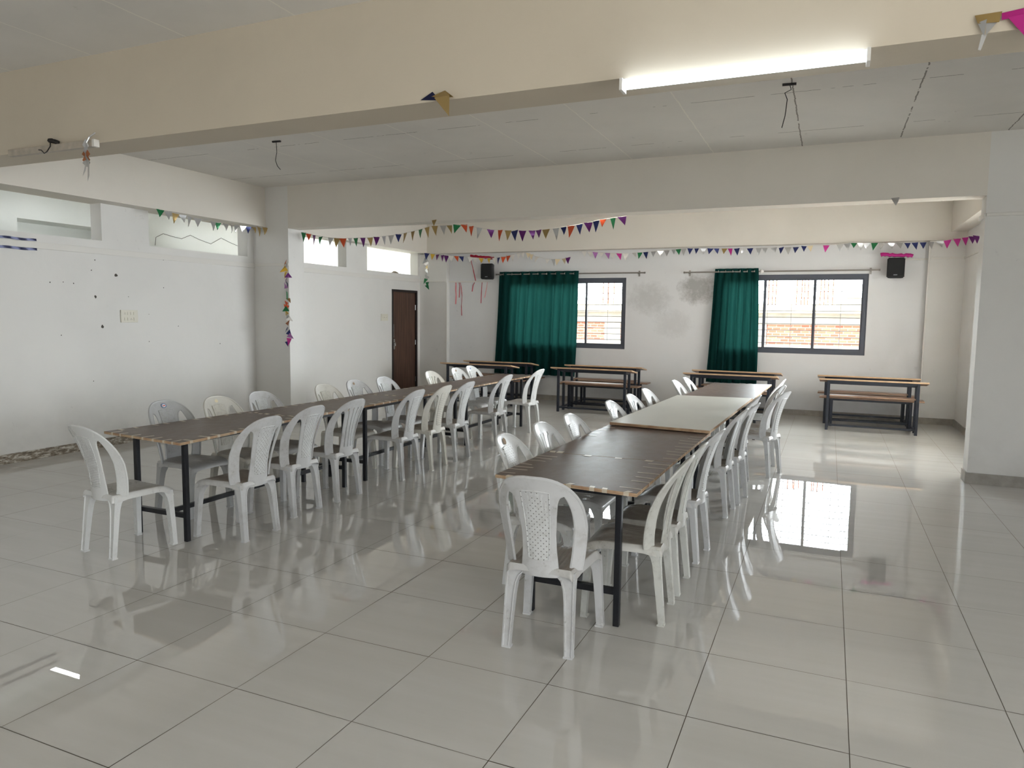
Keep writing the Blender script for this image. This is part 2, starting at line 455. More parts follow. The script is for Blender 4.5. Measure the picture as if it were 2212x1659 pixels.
b = B(); box(b, XL2, -3.64, 10.60, YF, 0, 2.83); struct('column_far_left', b, M['wall'])
b = B(); box(b, 4.80, XR2, 10.60, YF, 0, 2.83); struct('column_far_right', b, M['wall'])
b = B(); wall_with_holes(b, 'y', Y2b, YF, 0, CZ, XR2, XR2+.2, [(6.5, 9.3, .75, 2.45)]); struct('wall_right_alcove', b, M['wall'])  # unseen window opening added to light the alcove walls
b = B(); box(b, 5.06, XR2, Y2b, 10.52, 2.95, CZ); struct('beam_right_alcove', b, M['beam'])
b = B(); box(b, 4.776, XR+.2, Y2a, Y2b, 0, CZ); struct('wall_pier', b, M['wall'])
b = B(); box(b, -3.714, 4.776, Y2a, Y2b, 2.815, CZ); struct('beam_middle', b, M['beam'])
b = B(); box(b, -4.12, XR, Y1a, Y1b, 2.80, CZ); struct('beam_front', b, M['beam_warm_lit'])
b = B(); wall_with_holes(b, 'y', YB, Y2a, 0, CZ, XR, XR+.2, [(-4.6, -1.6, 0, 2.2)]); struct('wall_right', b, M['wall'])  # unseen door opening added to brighten the right side of the floor
# back wall: one unseen door opening, placed to light the hall
b = B(); wall_with_holes(b, 'x', XL, XR, 0, CZ, YB-.2, YB, [(4.6, 8.6, 0, 2.2)]); struct('wall_back', b, M['wall'])
b = B(); box(b, -8, 14, -16, YB-.2, -.12, -.02); tag(struct('terrace_bounce_floor', b, M['terrace']), None, None, None, 'structure')  # unseen paving added to bounce warm sunlight into the hall

# neighbouring lobby seen through the openings above the left wall
b = B(); wall_with_holes(b, 'y', -6, 12, 0, 4.0, -6.75, -6.55, [(4.05, 5.8, 2.0, 2.83)]); struct('wall_lobby', b, M['lobby'])
b = B(); box(b, -7.05, -7.0, 4.0, 5.85, 1.95, 2.88); box(b, -7.0, -6.75, 4.0, 5.85, 2.83, 2.88); box(b, -7.0, -6.75, 4.0, 4.05, 2.0, 2.83); box(b, -7.0, -6.75, 5.8, 5.85, 2.0, 2.83); box(b, -7.0, -6.75, 4.0, 5.85, 1.95, 2.0); struct('wall_lobby_recess', b, M['lobby'])
b = B(); box(b, -6.75, -4.54, -6, 12, 3.75, 3.9); struct('ceiling_lobby', b, M['lobby'])
b = B(); box(b, -6.75, -4.54, -6, 12, -.1, 0); struct('floor_lobby', b, M['terrace'])
b = B(); box(b, -6.75, -4.54, 12, 12.2, 0, 4); struct('wall_lobby_end', b, M['lobby'])

# skirting
def skirt(name, x0, x1, y0, y1, mat, h=.10):
    b = B(); box(b, x0, x1, y0, y1, 0, h); struct(name, b, mat)
skirt('baseboard_left', XL, XL+.014, YB, Y2a-.014, M['skirt_worn'])
skirt('baseboard_column_left', XL+.014, -3.714+.012, Y2a-.014, Y2a, M['skirting'])
skirt('baseboard_column_side', -3.714, -3.702, Y2a, Y2b+.09, M['skirting'])
skirt('baseboard_left_alcove', XL2, XL2+.012, Y2b+.09, 9.56, M['skirting'])
skirt('baseboard_far', -3.64, 4.80, YF-.014, YF, M['skirting'], .095)
skirt('baseboard_far_left', XL2, -3.64+.012, 10.588, 10.60, M['skirting'])
skirt('baseboard_far_right', 4.788, XR2, 10.588, 10.60, M['skirting'])
skirt('baseboard_right_alcove', XR2-.014, XR2, Y2b, 10.588, M['skirting'])
skirt('baseboard_pier', 4.764, XR, Y2a-.014, Y2a, M['skirting'], .11)
skirt('baseboard_pier_side', 4.762, 4.776, Y2a, Y2b, M['skirting'], .11)

# cable trunking / ledge lines
def trim(n, x0, x1, y0, y1, z0, z1):
    b = B(); bbox(b, x0, x1, y0, y1, z0, z1, .003); struct('trim_%d' % n, b, M['conduit'])
trim(1, XL, XL+.022, YB, Y2a-.002, 2.262, 2.33)
trim(2, XL+.022, -3.716, Y2a-.016, Y2a, 2.285, 2.325)
trim(3, XL2, XL2+.022, Y2b+.10, 10.58, 2.262, 2.328)
trim(4, XL2+.022, -3.66, 10.585, 10.60, 2.268, 2.298)
trim(5, -3.64, -2.72, YF-.016, YF, 2.262, 2.29)
trim(6, 4.42, 4.80, YF-.016, YF, 2.55, 2.575)
trim(7, 4.82, XR2-.02, 10.585, 10.60, 2.55, 2.58)
trim(8, 4.78, XR, Y2a-.018, Y2a, 2.615, 2.645)
trim(9, 4.758, 4.776, Y2a-.018, Y2b, 2.60, 2.645)
trim(10, XR2-.016, XR2, 8.6, 10.585, 2.55, 2.58)
trim(11, -3.655, -3.625, 10.586, 10.60, .1, 2.26)
trim(12, 4.79, 4.815, 10.58, 10.60, .1, 2.8)
# plug holes and chips on the left wall
b = B()
for y, z, r in ((2.99,1.91,.010),(3.14,1.92,.008),(3.26,1.91,.011),(3.53,2.19,.010),(3.48,2.07,.009),(3.79,2.03,.022),(3.52,1.77,.016),(3.95,1.78,.007),(3.59,1.42,.020),(3.09,1.33,.009),(4.47,2.26,.008),(4.46,1.91,.009),(4.67,1.42,.008),(4.22,1.23,.009),(5.37,1.17,.010),(3.45,.79,.009),(4.23,1.57,.006)):
    r *= 1.15 if r >= .016 else .8
    pts = [b.verts.new((XL+.0015, y+r*math.cos(a)*random.uniform(.6, 1.1), z+r*math.sin(a)*random.uniform(.6, 1.2))) for a in [2*PI*k/9 for k in range(9)]]
    c = b.verts.new((XL+.004, y, z))
    for k in range(9): b.faces.new((pts[k], pts[(k+1) % 9], c))
struct('trim_13', b, M['plug'])

# ------------------------------------------------------------------ windows, door
def window(n, W, y, mull, label):
    x0, x1, z0, z1 = W; root = bpy.data.objects.new('window_%d' % n, None); COL.objects.link(root); tag(root, label, 'window', None, 'structure')
    b = B(); fr = .066
    box(b, x0, x1, y, y+.07, z0, z0+fr); box(b, x0, x1, y, y+.07, z1-fr, z1); box(b, x0, x0+fr, y, y+.07, z0+fr, z1-fr); box(b, x1-fr, x1, y, y+.07, z0+fr, z1-fr)
    obj('window_frame', b, M['alu'], root)
    edges = [x0+fr] + mull + [x1-fr]
    for k in range(len(edges)-1):
        a, c = edges[k], edges[k+1]; yy = y+.02+.02*(k % 2); s = .022
        b = B(); box(b, a, a+s, yy, yy+.02, z0+fr, z1-fr); box(b, c-s, c, yy, yy+.02, z0+fr, z1-fr)
        box(b, a+s, c-s, yy, yy+.02, z0+fr, z0+fr+.03); box(b, a+s, c-s, yy, yy+.02, z1-fr-.03, z1-fr)
        sash = obj('sash', b, M['alu'], root)
        b = B(); box(b, a+s, c-s, yy+.008, yy+.012, z0+fr+.03, z1-fr-.03); obj('pane', b, M['glass'], sash)
    b = B(); nb = 12
    for k in range(nb):
        z = z0+.06+(z1-z0-.12)*k/(nb-1); tube(b, [(x0, y+.15, z), (x1, y+.15, z)], .006, 6)
    for k in range(1, 6):
        x = lerp(x0, x1, k/6); tube(b, [(x, y+.155, z0), (x, y+.155, z1)], .005, 6)
    obj('grille', b, M['grille'], root, 60)
window(1, W1, YF+.025, [-1.53, -.75], 'dark framed sliding window half covered by the wide green curtain')
window(2, W2, YF+.025, [2.42, 3.20], 'dark framed sliding window with bare panes beside the narrow curtain')
b = B(); bbox(b, XL2-.10, XL2+.012, 9.56, 9.605, 0, 2.09, .004); bbox(b, XL2-.10, XL2+.012, 10.445, 10.49, 0, 2.09, .004); bbox(b, XL2-.10, XL2+.012, 9.605, 10.445, 2.045, 2.09, .004)
door = bpy.data.objects.new('door_1', None); COL.objects.link(door); tag(door, 'dark brown wood door in black frame near the far left corner', 'door', None, 'structure')
obj('door_frame', b, M['door_frame'], door)
b = B(); bbox(b, XL2-.06, XL2-.02, 9.605, 10.445, .006, 2.045, .003); panel = obj('door_panel', b, M['door'], door)
b = B(); bbox(b, XL2-.02, XL2-.014, 9.64, 9.69, .93, 1.13, .002); tube(b, [(XL2-.014, 9.665, 1.06), (XL2+.012, 9.665, 1.06), (XL2+.012, 9.665, 1.0)], .009, 8); obj('door_handle', b, M['steel'], panel, 50)
b = B(); bbox(b, XL2-.02, XL2-.008, 9.63, 9.65, 1.16, 1.42, .002); obj('tower_bolt', b, M['steel'], panel)
for z in (.3, 1.05, 1.75):
    b = B(); tube(b, [(XL2-.012, 10.44, z-.05), (XL2-.012, 10.44, z+.05)], .008, 8); obj('hinge', b, M['steel'], door, 50)

# ------------------------------------------------------------------ chairs
SEAT_Z = .43
def yback(u, z):
    c = lerp(2.7, 1.0, min(1, max(0, (z-.40)/.475)))
    return -.201 - .50*max(0, z-.40)**2 - .004*(z-.4) + c*u*u
ZT, Z0B, ABACK = .874, .62, .214
def uo(z):
    if z <= Z0B: return lerp(.184, ABACK, max(0, (z-.40)/(Z0B-.40))**.8)
    t = min(1, (z-Z0B)/(ZT-Z0B)); return ABACK*max(0, 1-t**2.75)**(1/2.75)
ZO = .790
def us(z): return table(z, (.37, .42, .50, .58, .68, .74, .765, .782, ZO), (.094, .088, .081, .080, .089, .098, .105, .116, .136))
def ui(z): return min(uo(z)-.048, .168)
def backrest_bm(kind):
    bm = B(); rows = [.372, .388, .403] + [.420+.02*i for i in range(18)] + [.774, .783, ZO]
    rows = sorted(set(z for z in rows if z < ZO-.003)) + [ZO]
    ang = [math.asin((ZO-Z0B)/(ZT-Z0B))]
    k = ang[0]
    rows += [Z0B+(ZT-Z0B)*math.sin(lerp(k, PI/2, q/9)) for q in range(1, 9)] + [ZT-.0008]
    nsp = 18 if kind == 'slatted' else 10
    def cols(z):
        o = uo(z)
        if z < ZO-1e-6: i, s = ui(z), min(us(z), ui(z)-.001)
        else:
            f = o/uo(ZO); i = s = us(ZO)*f
        L = [-o, -(o*.6+i*.4), -(o*.2+i*.8), -i]
        R = [i, o*.2+i*.8, o*.6+i*.4, o]
        S = [lerp(-s, s, q/nsp) for q in range(nsp+1)]
        return L, S, R
    rl = []
    for z in rows:
        L, S, R = cols(z); rl.append([[bm.verts.new((u, yback(u, z), z)) for u in q] for q in (L, S, R)])
    fs = []
    for j in range(len(rows)-1):
        a, c = rl[j], rl[j+1]
        for q in range(3):
            n = len(a[q])
            for i in range(n-1):
                if kind == 'slatted' and q == 1 and .455 < rows[j] and rows[j+1] < .82 and i % 4 == 3: continue
                if q != 1 and rows[j] < .400: continue
                fs.append(bm.faces.new((a[q][i], a[q][i+1], c[q][i+1], c[q][i])))
    # weld the rim and the splat where the openings end
    bmesh.ops.remove_doubles(bm, verts=bm.verts, dist=1e-5)
    bmesh.ops.recalc_face_normals(bm, faces=bm.faces)
    bmesh.ops.solidify(bm, geom=list(bm.faces), thickness=.008)
    # rolled lips around the outline and the two openings
    zl = [z for z in rows if z > .40]
    edge = [(uo(z), z) for z in zl]; pts = [(u, yback(u, z)-.004, z) for u, z in edge] + [(-u, yback(u, z)-.004, z) for u, z in edge[::-1]]
    tube(bm, pts, .0075, 6)
    for s in (-1, 1):
        zz = [z for z in rows if .40 < z <= ZO+1e-6]
        loop = [(s*min(us(z), ui(z)-.001), z) for z in zz] + [(s*ui(z), z) for z in zz[::-1][1:]]
        tube(bm, [(u, yback(u, z)-.002, z) for u, z in loop], .0052, 6)
    return bm
def panel_bm():
    bm = B(); nz, nu = 18, 8
    def P(i, j):
        z = lerp(.462, .800, j/nz); w = lerp(.050, .070, j/nz)*(1-.0*j); u = lerp(-w, w, i/nu)
        if j == nz: z += .006*(1-(u/w)**2)
        if j == 0: z -= .006*(1-(u/w)**2)
        return (u, yback(u, z)-.0085, z)
    V, fs = grid(bm, P, nu, nz)
    bmesh.ops.recalc_face_normals(bm, faces=bm.faces)
    bmesh.ops.solidify(bm, geom=list(bm.faces), thickness=-.016)
    per = [P(i, 0) for i in range(nu+1)] + [P(nu, j) for j in range(1, nz+1)] + [P(i, nz) for i in range(nu-1, -1, -1)] + [P(0, j) for j in range(nz-1, 0, -1)]
    tube(bm, per, .003, 5, closed=True)
    return bm
def seat_bm():
    bm = B(); nx, ny = 60, 14
    def w(t): return lerp(.163, .203, t)
    def P(i, j):
        s = lerp(-1, 1, i/nx); t = j/ny; y = lerp(-.192, .205, t)
        x = s*w(t)
        x *= 1 - .05*max(0, t-.86)/.14*abs(s)
        z = SEAT_Z - .014*(1-s*s)*math.sin(PI*min(1, t*1.05)) - .012*(1-t)
        inner = max(0, 1-abs(s)**6)
        z += .0028*math.cos(2*PI*x/.027)*inner*(1 if .06 < t < .90 else 0)
        if t > .70: z -= .034*((t-.70)/.30)**2
        if abs(s) > .92: z -= .012*((abs(s)-.92)/.08)**2
        return (x, y, z)
    V, fs = grid(bm, P, nx, ny)
    # skirt: walk the border and drop it in two steps, arched between the legs
    ring = [V[i][0] for i in range(nx+1)] + [V[nx][j] for j in range(1, ny+1)] + [V[i][ny] for i in range(nx-1, -1, -1)] + [V[0][j] for j in range(ny-1, 0, -1)]
    def off(v, o, dz):
        n = Vector((v.co.x/.2, (v.co.y-.01)/.2, 0)); m = max(abs(n.x), abs(n.y))
        n = Vector((n.x if abs(n.x) > .9*m else 0, n.y if abs(n.y) > .9*m else 0, 0)).normalized()
        return bm.verts.new(v.co + n*o + Vector((0, 0, dz)))
    r1 = [off(v, .007, -.010) for v in ring]
    def depth(v):
        k = min(1, min(abs(abs(v.co.x)-.20), 1)/.2) if abs(v.co.y-.007) > .185 else min(1, abs(abs(v.co.y-.007)-.2)/.2)
        return -(.044 - .016*min(1, k*2.2))
    r2 = [off(v, .011, depth(v)) for v in ring]
    n = len(ring)
    for a, c in ((ring, r1), (r1, r2)):
        for k in range(n): bm.faces.new((a[k], a[(k+1) % n], c[(k+1) % n], c[k]))
    bmesh.ops.recalc_face_normals(bm, faces=bm.faces)
    bmesh.ops.solidify(bm, geom=list(bm.faces), thickness=.005)
    return bm
def leg_bm(sx, front):
    bm = B()
    if front: f, t = Vector((sx*.201, .196, 0)), Vector((sx*.180, .184, .40))
    else: f, t = Vector((sx*.158, -.205, 0)), Vector((sx*.150, -.166, .40))
    zs = (0, .008, .012, .12, .24, .30, .338, .366, .384) if front else (0, .008, .012, .12, .26, .32, .356, .384, .402)
    aw = (.046, .046, .041, .044, .050, .056, .068, .094, .115) if not front else (.044, .044, .038, .039, .042, .046, .054, .074, .09)
    bw = (.038, .038, .031, .033, .037, .040, .047, .060, .068)
    rings = []
    ob = 1 if front else -1                      # outer side in y
    for z, a, d in zip(zs, aw, bw):
        c = f.lerp(t, z/.40); e, q = .007, .005
        # widen toward the seat centre only, so the outer corner stays put
        x_out = c.x + sx*.022; x_in = x_out - sx*a
        y_out = c.y + ob*.020; y_in = y_out - ob*d
        if front: y_out -= .0; 
        P = [(x_out, y_in), (x_out, y_out), (x_out-sx*e, y_out), (x_out-sx*(e+.003), y_out-ob*q), (x_in+sx*(e+.003), y_out-ob*q), (x_in+sx*e, y_out), (x_in, y_out), (x_in, y_in)]
        if z < .011: P[3] = (x_out-sx*(e+.003), y_out); P[4] = (x_in+sx*(e+.003), y_out)
        rings.append([bm.verts.new((x, y, z)) for x, y in P])
    for r0, r1 in zip(rings, rings[1:]):
        for k in range(8): bm.faces.new((r0[k], r0[(k+1) % 8], r1[(k+1) % 8], r1[k]))
    bm.faces.new(rings[0]); bm.faces.new(rings[-1])
    return bm

MESH = {}
def part_mesh(key, fn, smooth):
    if key not in MESH:
        bm = fn(); me = bpy.data.meshes.new(key); bmesh.ops.recalc_face_normals(bm, faces=bm.faces); bm.to_mesh(me); bm.free()
        for p in me.polygons: p.use_smooth = True
        me.set_sharp_from_angle(angle=math.radians(smooth)); MESH[key] = me
    return MESH[key]
MESHM = {}
def part(name, key, fn, mat, parent, smooth=40):
    k = (key, mat.name)
    if k not in MESHM:
        me = part_mesh(key, fn, smooth).copy(); me.materials.clear(); me.materials.append(mat); MESHM[k] = me
    o = bpy.data.objects.new(name, MESHM[k]); COL.objects.link(o); o.parent = parent
    return o
CHAIRS = {}
def build_chair(pat, col):
    t = thing('plastic_chair', 'white plastic chair', 'chair')
    m = PL[col]
    part('seat', 'seat', seat_bm, PLS[col], t)
    bk = part('backrest', 'back_slatted' if pat == 'slatted' else 'back_plain', lambda: backrest_bm('slatted' if pat == 'slatted' else 'plain'), m, t, 50)
    if pat not in ('slatted', 'smooth'):
        part('back_panel', 'panel', panel_bm, PANEL[pat, col], bk, 50)
    for sx in (-1, 1):
        for fr in (True, False):
            part('leg', 'leg%d%d' % (sx, fr), lambda: leg_bm(sx, fr), m, t, 35)
    return t
def chair(x, y, deg, pat, col, label, group):
    k = (pat, col)
    if k not in CHAIRS:
        r = CHAIRS[k] = build_chair(pat, col); r.location = (x, y, 0); r.rotation_euler = (0, 0, math.radians(deg)); tag(r, label, None, group)
    else: r = copy_thing(CHAIRS[k], (x, y, 0), math.radians(deg), label, group)
    return r
GLW, GLA, GRW, GRA = 'chairs on the wall side of the left table', 'chairs on the aisle side of the left table', 'chairs on the left side of the right table', 'chairs on the right side of the right table'
def rel(x, y, deg):              # seat centre from the point under the top of its backrest (0.30 m behind)
    a = math.radians(deg); return x - math.sin(a)*.255, y + math.cos(a)*.255
CH = []
# left table, wall side (facing +x)
for (x, y, p, c, l) in (
    (-1.48, 1.99, 'woven', 'dull', 'grey chair with a round blue sticker on its top rail, behind the left table'),
    (-1.36, 2.43, 'woven', 'cream', 'cream woven-back chair next after the blue-stickered chair along the left table'),
    (-1.325, 2.91, 'woven', 'grey', 'grey woven-back chair behind the left table, just before the pillar with hanging garland'),
    (-1.28, 3.78, 'woven', 'cream', 'cream woven-back chair behind the left table, first one past the pillar'),
    (-1.30, 4.33, 'woven', 'grey', 'grey chair with a torn sticker mark on its top rail, left of the brown door'),
    (-1.26, 4.84, 'woven', 'grey', 'pale grey woven-back chair whose top stands in front of the brown door'),
    (-1.235, 5.89, 'slatted', 'cream', 'slatted-back chair behind the left table, right of the brown door'),
    (-1.24, 6.60, 'woven', 'white', 'shiny white chair with small brown mark, second from the far end, left table'),
    (-1.26, 7.08, 'woven', 'white', 'shiny white chair with blue print on its top, last at far end, left table')):
    cx, cy = rel(x, y, -90); CH.append(chair(cx, cy, -90, p, c, l, GLW))
# left table, aisle side (backs to the camera)
for (y0, y1, x, dg, p, c, l) in (
    (1.54, 1.83, -.235, 90, 'dotted', 'grey', 'dotted-back chair nearest the camera on the aisle side of the left table'),
    (2.17, 2.46, -.345, 91, 'dotted', 'grey', 'dotted-back chair second along the aisle side of the left table, before the slatted one'),
    (2.71, 3.00, -.335, 90, 'slatted', 'grey', 'slatted-back chair third along the aisle side of the left table'),
    (3.66, 3.94, -.285, 91, 'dotted', 'grey', 'dotted-back grey chair just past the slatted one on the left table aisle side'),
    (4.17, 4.46, -.26, 92, 'ribbed', 'cream', 'cream chair with a finely ribbed back panel on the aisle side of the left table'),
    (4.69, 4.97, -.25, 90, 'dotted', 'grey', 'grey dotted-back chair right after the cream one on the aisle side'),
    (5.76, 6.06, -.26, 90, 'dotted', 'grey', 'dotted-back chair second from the far end, aisle side of the left table'),
    (6.86, 7.20, -.27, 88, 'dotted', 'white', 'dotted-back chair at the far end of the left table on the aisle side')):
    a = math.radians(dg); cy = (y0+y1)/2+.01; CH.append(chair(x-math.sin(a)*.205, cy+math.cos(a)*.205, dg, p, c, l, GLA))
CH.append(chair(-.865, 1.115, -6, 'woven', 'white', 'woven-back chair alone at the near end of the left table', 'chairs at the table ends'))
CH.append(chair(2.238, 1.072, 2, 'dotted', 'grey', 'dotted-back grey chair at the near end of the right table, closest to the camera', 'chairs at the table ends'))
# right table, left side
for (x, y, p, c, l) in (
    (1.69, 1.78, 'dotted', 'white', 'white chair with a torn brown sticker, nearest on the left side of the right table'),
    (1.71, 2.33, 'slatted', 'white', 'slatted-back chair second on the left side of the right table'),
    (1.745, 2.835, 'dotted', 'white', 'dotted-back chair third on the left side, beside the second brown board'),
    (1.77, 3.83, 'dotted', 'white', 'dotted-back chair at the near left corner of the white board'),
    (1.79, 4.45, 'slatted', 'white', 'slatted-back chair midway along the left side of the white board'),
    (1.79, 5.07, 'smooth', 'white', 'smooth-back chair near the far left corner of the white board'),
    (1.86, 6.27, 'smooth', 'white', 'smooth-back chair second from the far end, left side of the right table'),
    (1.90, 6.74, 'smooth', 'white', 'chair at the far left end of the right table, last on that side')):
    cx, cy = rel(x, y, -90); CH.append(chair(cx, cy, -90 if y > 2 else -88, p, c, l, GRW))
# right table, right side
for (y0, y1, x, dg, p, c, l) in (
    (1.42, 1.74, 2.715, 92, 'slatted', 'worn', 'stained slatted-back chair nearest the camera on the right side of the right table'),
    (1.885, 2.18, 2.715, 90, 'slatted', 'worn', 'slatted-back chair close behind the stained one, right side of the right table'),
    (2.49, 2.78, 2.735, 86, 'dotted', 'grey', 'dotted-back chair third on the right side of the right table'),
    (3.70, 3.99, 2.765, 86, 'slatted', 'grey', 'slatted-back chair beside the near right corner of the white board'),
    (4.17, 4.47, 2.815, 84, 'dotted', 'grey', 'dotted-back chair midway along the right edge of the white board'),
    (4.86, 5.15, 2.77, 88, 'smooth', 'grey', 'low-looking chair tucked at the far right corner of the white board'),
    (5.40, 5.70, 3.00, 74, 'ribbed', 'grey', 'ribbed-back chair pulled out and turned into the aisle, right of the right table'),
    (6.05, 6.36, 2.93, 100, 'smooth', 'grey', 'chair half hidden behind the pulled-out ribbed chair, turned toward the camera'),
    (6.93, 7.22, 2.88, 88, 'ribbed', 'white', 'ribbed-back chair last at the far right end of the right table')):
    a = math.radians(dg); cy = (y0+y1)/2; CH.append(chair(x-math.sin(a)*.205, cy+math.cos(a)*.205, dg, p, c, l, GRA))
# stickers and marks on top rails (parts of their chairs, front face of the rail)
def sticker(ch, name, cols, u, z, ru, rz):
    for q, (m, k) in enumerate(cols):
        b = B(); vs = [b.verts.new((u+ru*k*math.cos(a), yback(u, z+rz*k*math.sin(a))+.0055+.0008*q, z+rz*k*math.sin(a))) for a in [2*PI*i/20 for i in range(20)]]
        b.faces.new(vs); obj(name, b, m, ch)
SB, SW, SR, SN = plain('sticker_blue', (40, 84, 140), .4), plain('sticker_white', (226, 228, 230), .4), plain('sticker_red', (206, 90, 84), .4), plain('sticker_scar', (150, 128, 104), .7)
sticker(CH[0], 'sticker', [(SB, 1), (SW, .78), (SB, .68), (SW, .62)], .0, .838, .026, .018)
b = B(); vs = [(-.012, .834), (.012, .834), (.012, .842), (-.012, .842)]; b.faces.new([b.verts.new((u, yback(u, z)+.0092, z)) for u, z in vs]); obj('sticker_band', b, SR, CH[0])
for k, u in ((1, .0), (4, .0), (7, -.01)): sticker(CH[k], 'sticker_mark', [(SN if k != 1 else plain('sticker_cream', (226, 214, 184), .4), 1)], u, .838, .018, .014)
sticker(CH[8], 'printed_mark', [(SB, 1)], -.01, .838, .014, .012)
sticker(CH[19], 'torn_sticker', [(SN, 1)], .0, .836, .022, .020)

# ------------------------------------------------------------------ long tables: steel frames with loose boards on them
def frame(name, x0, x1, y0, y1, h, label, group, fx=0):
    t = thing(name, label, 'table stand', ((x0+x1)/2, (y0+y1)/2, 0), 0, group)
    hx, hy, w = (x1-x0)/2, (y1-y0)/2, .033
    for sx in (-1, 1):
        for sy in (-1, 1):
            b = B(); bbox(b, sx*hx-w/2, sx*hx+w/2, sy*hy-w/2, sy*hy+w/2, 0, h-.02, .003); obj('leg', b, M['black_steel'], t)
    b = B()
    for sy in (-1, 1): bar(b, (-hx-w/2, sy*hy, h-.01), (hx+w/2, sy*hy, h-.01), w, .02)
    for sx in (-1, 1): bar(b, (sx*hx, -hy+w/2, h-.01), (sx*hx, hy-w/2, h-.01), w, .02)
    obj('top_rail', b, M['black_steel'], t)
    for sy in (-1, 1):
        b = B(); bar(b, (-hx+w/2, sy*hy, .185), (hx-w/2, sy*hy, .185), .032); obj('cross_rail', b, M['black_steel'], t)
    b = B(); bar(b, (fx, -hy+.016, .185), (fx, hy-.016, .185), .024, .032); obj('foot_rail', b, M['black_steel'], t)
    return t
GF = 'black steel frames under the table boards'
frame('steel_table_stand', -1.08, -.605, 1.375, 3.17, .712, 'black steel frame at the near end of the left table', GF, .04)
frame('steel_table_stand', -1.0, -.585, 3.47, 5.30, .712, 'black steel frame under the middle of the left table', GF, .04)
frame('steel_table_stand', -.98, -.60, 5.61, 7.35, .712, 'black steel frame at the far end of the left table', GF, .065)
frame('steel_table_stand', 2.03, 2.51, 1.315, 3.09, .712, 'black steel frame at the near end of the right table', GF)
frame('steel_table_stand', 2.05, 2.54, 3.51, 5.40, .736, 'black steel frame carrying the white board', GF, .028)
frame('steel_table_stand', 2.12, 2.60, 5.85, 7.75, .712, 'black steel frame at the far end of the right table', GF, .065)

def board(name, P, z, th, top, label, group, tapes=()):
    """P: four plan corners (near-left, near-right, far-right, far-left)"""
    cx = sum(p[0] for p in P)/4; cy = sum(p[1] for p in P)/4
    t = thing(name, label, 'table board', (cx, cy, z), 0, group)
    b = B(); lo = [b.verts.new((x-cx, y-cy, 0)) for x, y in P]; hi = [b.verts.new((x-cx, y-cy, th)) for x, y in P]
    b.faces.new(lo[::-1]).material_index = 0; b.faces.new(hi).material_index = 0
    for k in range(4): b.faces.new((lo[k], lo[(k+1) % 4], hi[(k+1) % 4], hi[k])).material_index = 1
    obj('board_sheet', b, [top, M['ply']], t)
    for side, f0, f1, n, ln, wd in tapes:
        a, c = Vector((*P[side], 0)), Vector((*P[(side+1) % 4], 0)); d = (c-a); L = d.length; d.normalize(); inn = Vector((-d.y, d.x, 0))
        for q in range(n):
            f = lerp(f0, f1, (q+random.uniform(.3, .7))/n); s = a + d*L*f - Vector((cx, cy, 0))
            l = ln*random.uniform(.75, 1.25); w = wd*random.uniform(.85, 1.2); sk = d*random.uniform(-.012, .012)
            e = .0012; b = B()
            p0, p1 = s - d*w/2, s + d*w/2
            pr = [(p0+inn*l+sk, th+e), (p0-inn*e, th+e), (p0-inn*e, -e*.5), (p0+inn*.02, -e*.5)]
            ql = [(p1+inn*(l*.97)+sk, th+e), (p1-inn*e, th+e), (p1-inn*e, -e*.5), (p1+inn*.02, -e*.5)]
            va = [b.verts.new((v.x, v.y, h)) for v, h in pr]; vb = [b.verts.new((v.x, v.y, h)) for v, h in ql]
            for k in range(3): b.faces.new((va[k], vb[k], vb[k+1], va[k+1]))
            obj('tape', b, M['tape'], t)
    return t
GB = 'brown boards on the long tables'; TH = .018; ZB = .7125
board('table_board', [(-1.355, 1.33), (-.49, 1.235), (-.60, 2.575), (-1.24, 2.60)], ZB, TH, M['brown_board'], 'dark brown taped board at the near end of the left table', GB,
      [(0, .04, .98, 7, .07, .022), (1, .02, .98, 9, .07, .024), (3, .03, .97, 9, .06, .024), (2, .05, .95, 6, .03, .04)])
board('table_board', [(-1.24, 2.607), (-.60, 2.582), (-.58, 4.33), (-1.17, 4.32)], ZB, TH, M['brown_board'], 'second dark brown board from the near end of the left table', GB,
      [(1, .05, .97, 11, .06, .024), (3, .03, .97, 11, .06, .024), (0, .1, .9, 4, .03, .04)])
board('table_board', [(-1.17, 4.327), (-.58, 4.337), (-.56, 6.34), (-1.12, 6.30)], ZB, TH, M['brown_board'], 'third dark brown board along the left table, second from its far end', GB,
      [(1, .05, .97, 12, .06, .024), (3, .03, .97, 10, .06, .024), (0, .1, .9, 4, .03, .04)])
board('table_board', [(-1.12, 6.307), (-.56, 6.347), (-.54, 7.72), (-1.10, 7.64)], ZB, TH, M['brown_board'], 'dark brown board at the far end of the left table', GB,
      [(1, .05, .97, 9, .06, .024), (3, .03, .97, 7, .06, .024)])
board('table_board', [(1.80, 1.325), (2.615, 1.245), (2.625, 2.115), (1.815, 2.075)], ZB, TH, M['brown_board'], 'brown taped board at the near end of the right table', GB,
      [(0, .03, .98, 8, .03, .03), (1, .05, .97, 6, .115, .013), (3, .1, .97, 7, .10, .013), (2, .1, .8, 3, .03, .05)])
board('table_board', [(1.815, 2.082), (2.625, 2.122), (2.655, 3.42), (1.845, 3.47)], ZB, TH, M['brown_board'], 'glossy brown board between the near board and the white board', GB,
      [(1, .03, .92, 10, .11, .012), (3, .1, .5, 4, .09, .016), (2, .05, .95, 6, .05, .03), (0, .02, .12, 2, .05, .04)])
board('table_board', [(1.86, 3.385), (2.665, 3.30), (2.735, 5.83), (1.955, 5.73)], .7375, .022, M['white_board'], 'scuffed white board lying across the middle of the right table', 'white board on the long table')
board('table_board', [(1.97, 5.742), (2.725, 5.842), (2.78, 8.0), (2.025, 7.84)], ZB, TH, M['brown_board'], 'glossy brown board at the far end of the right table', GB)

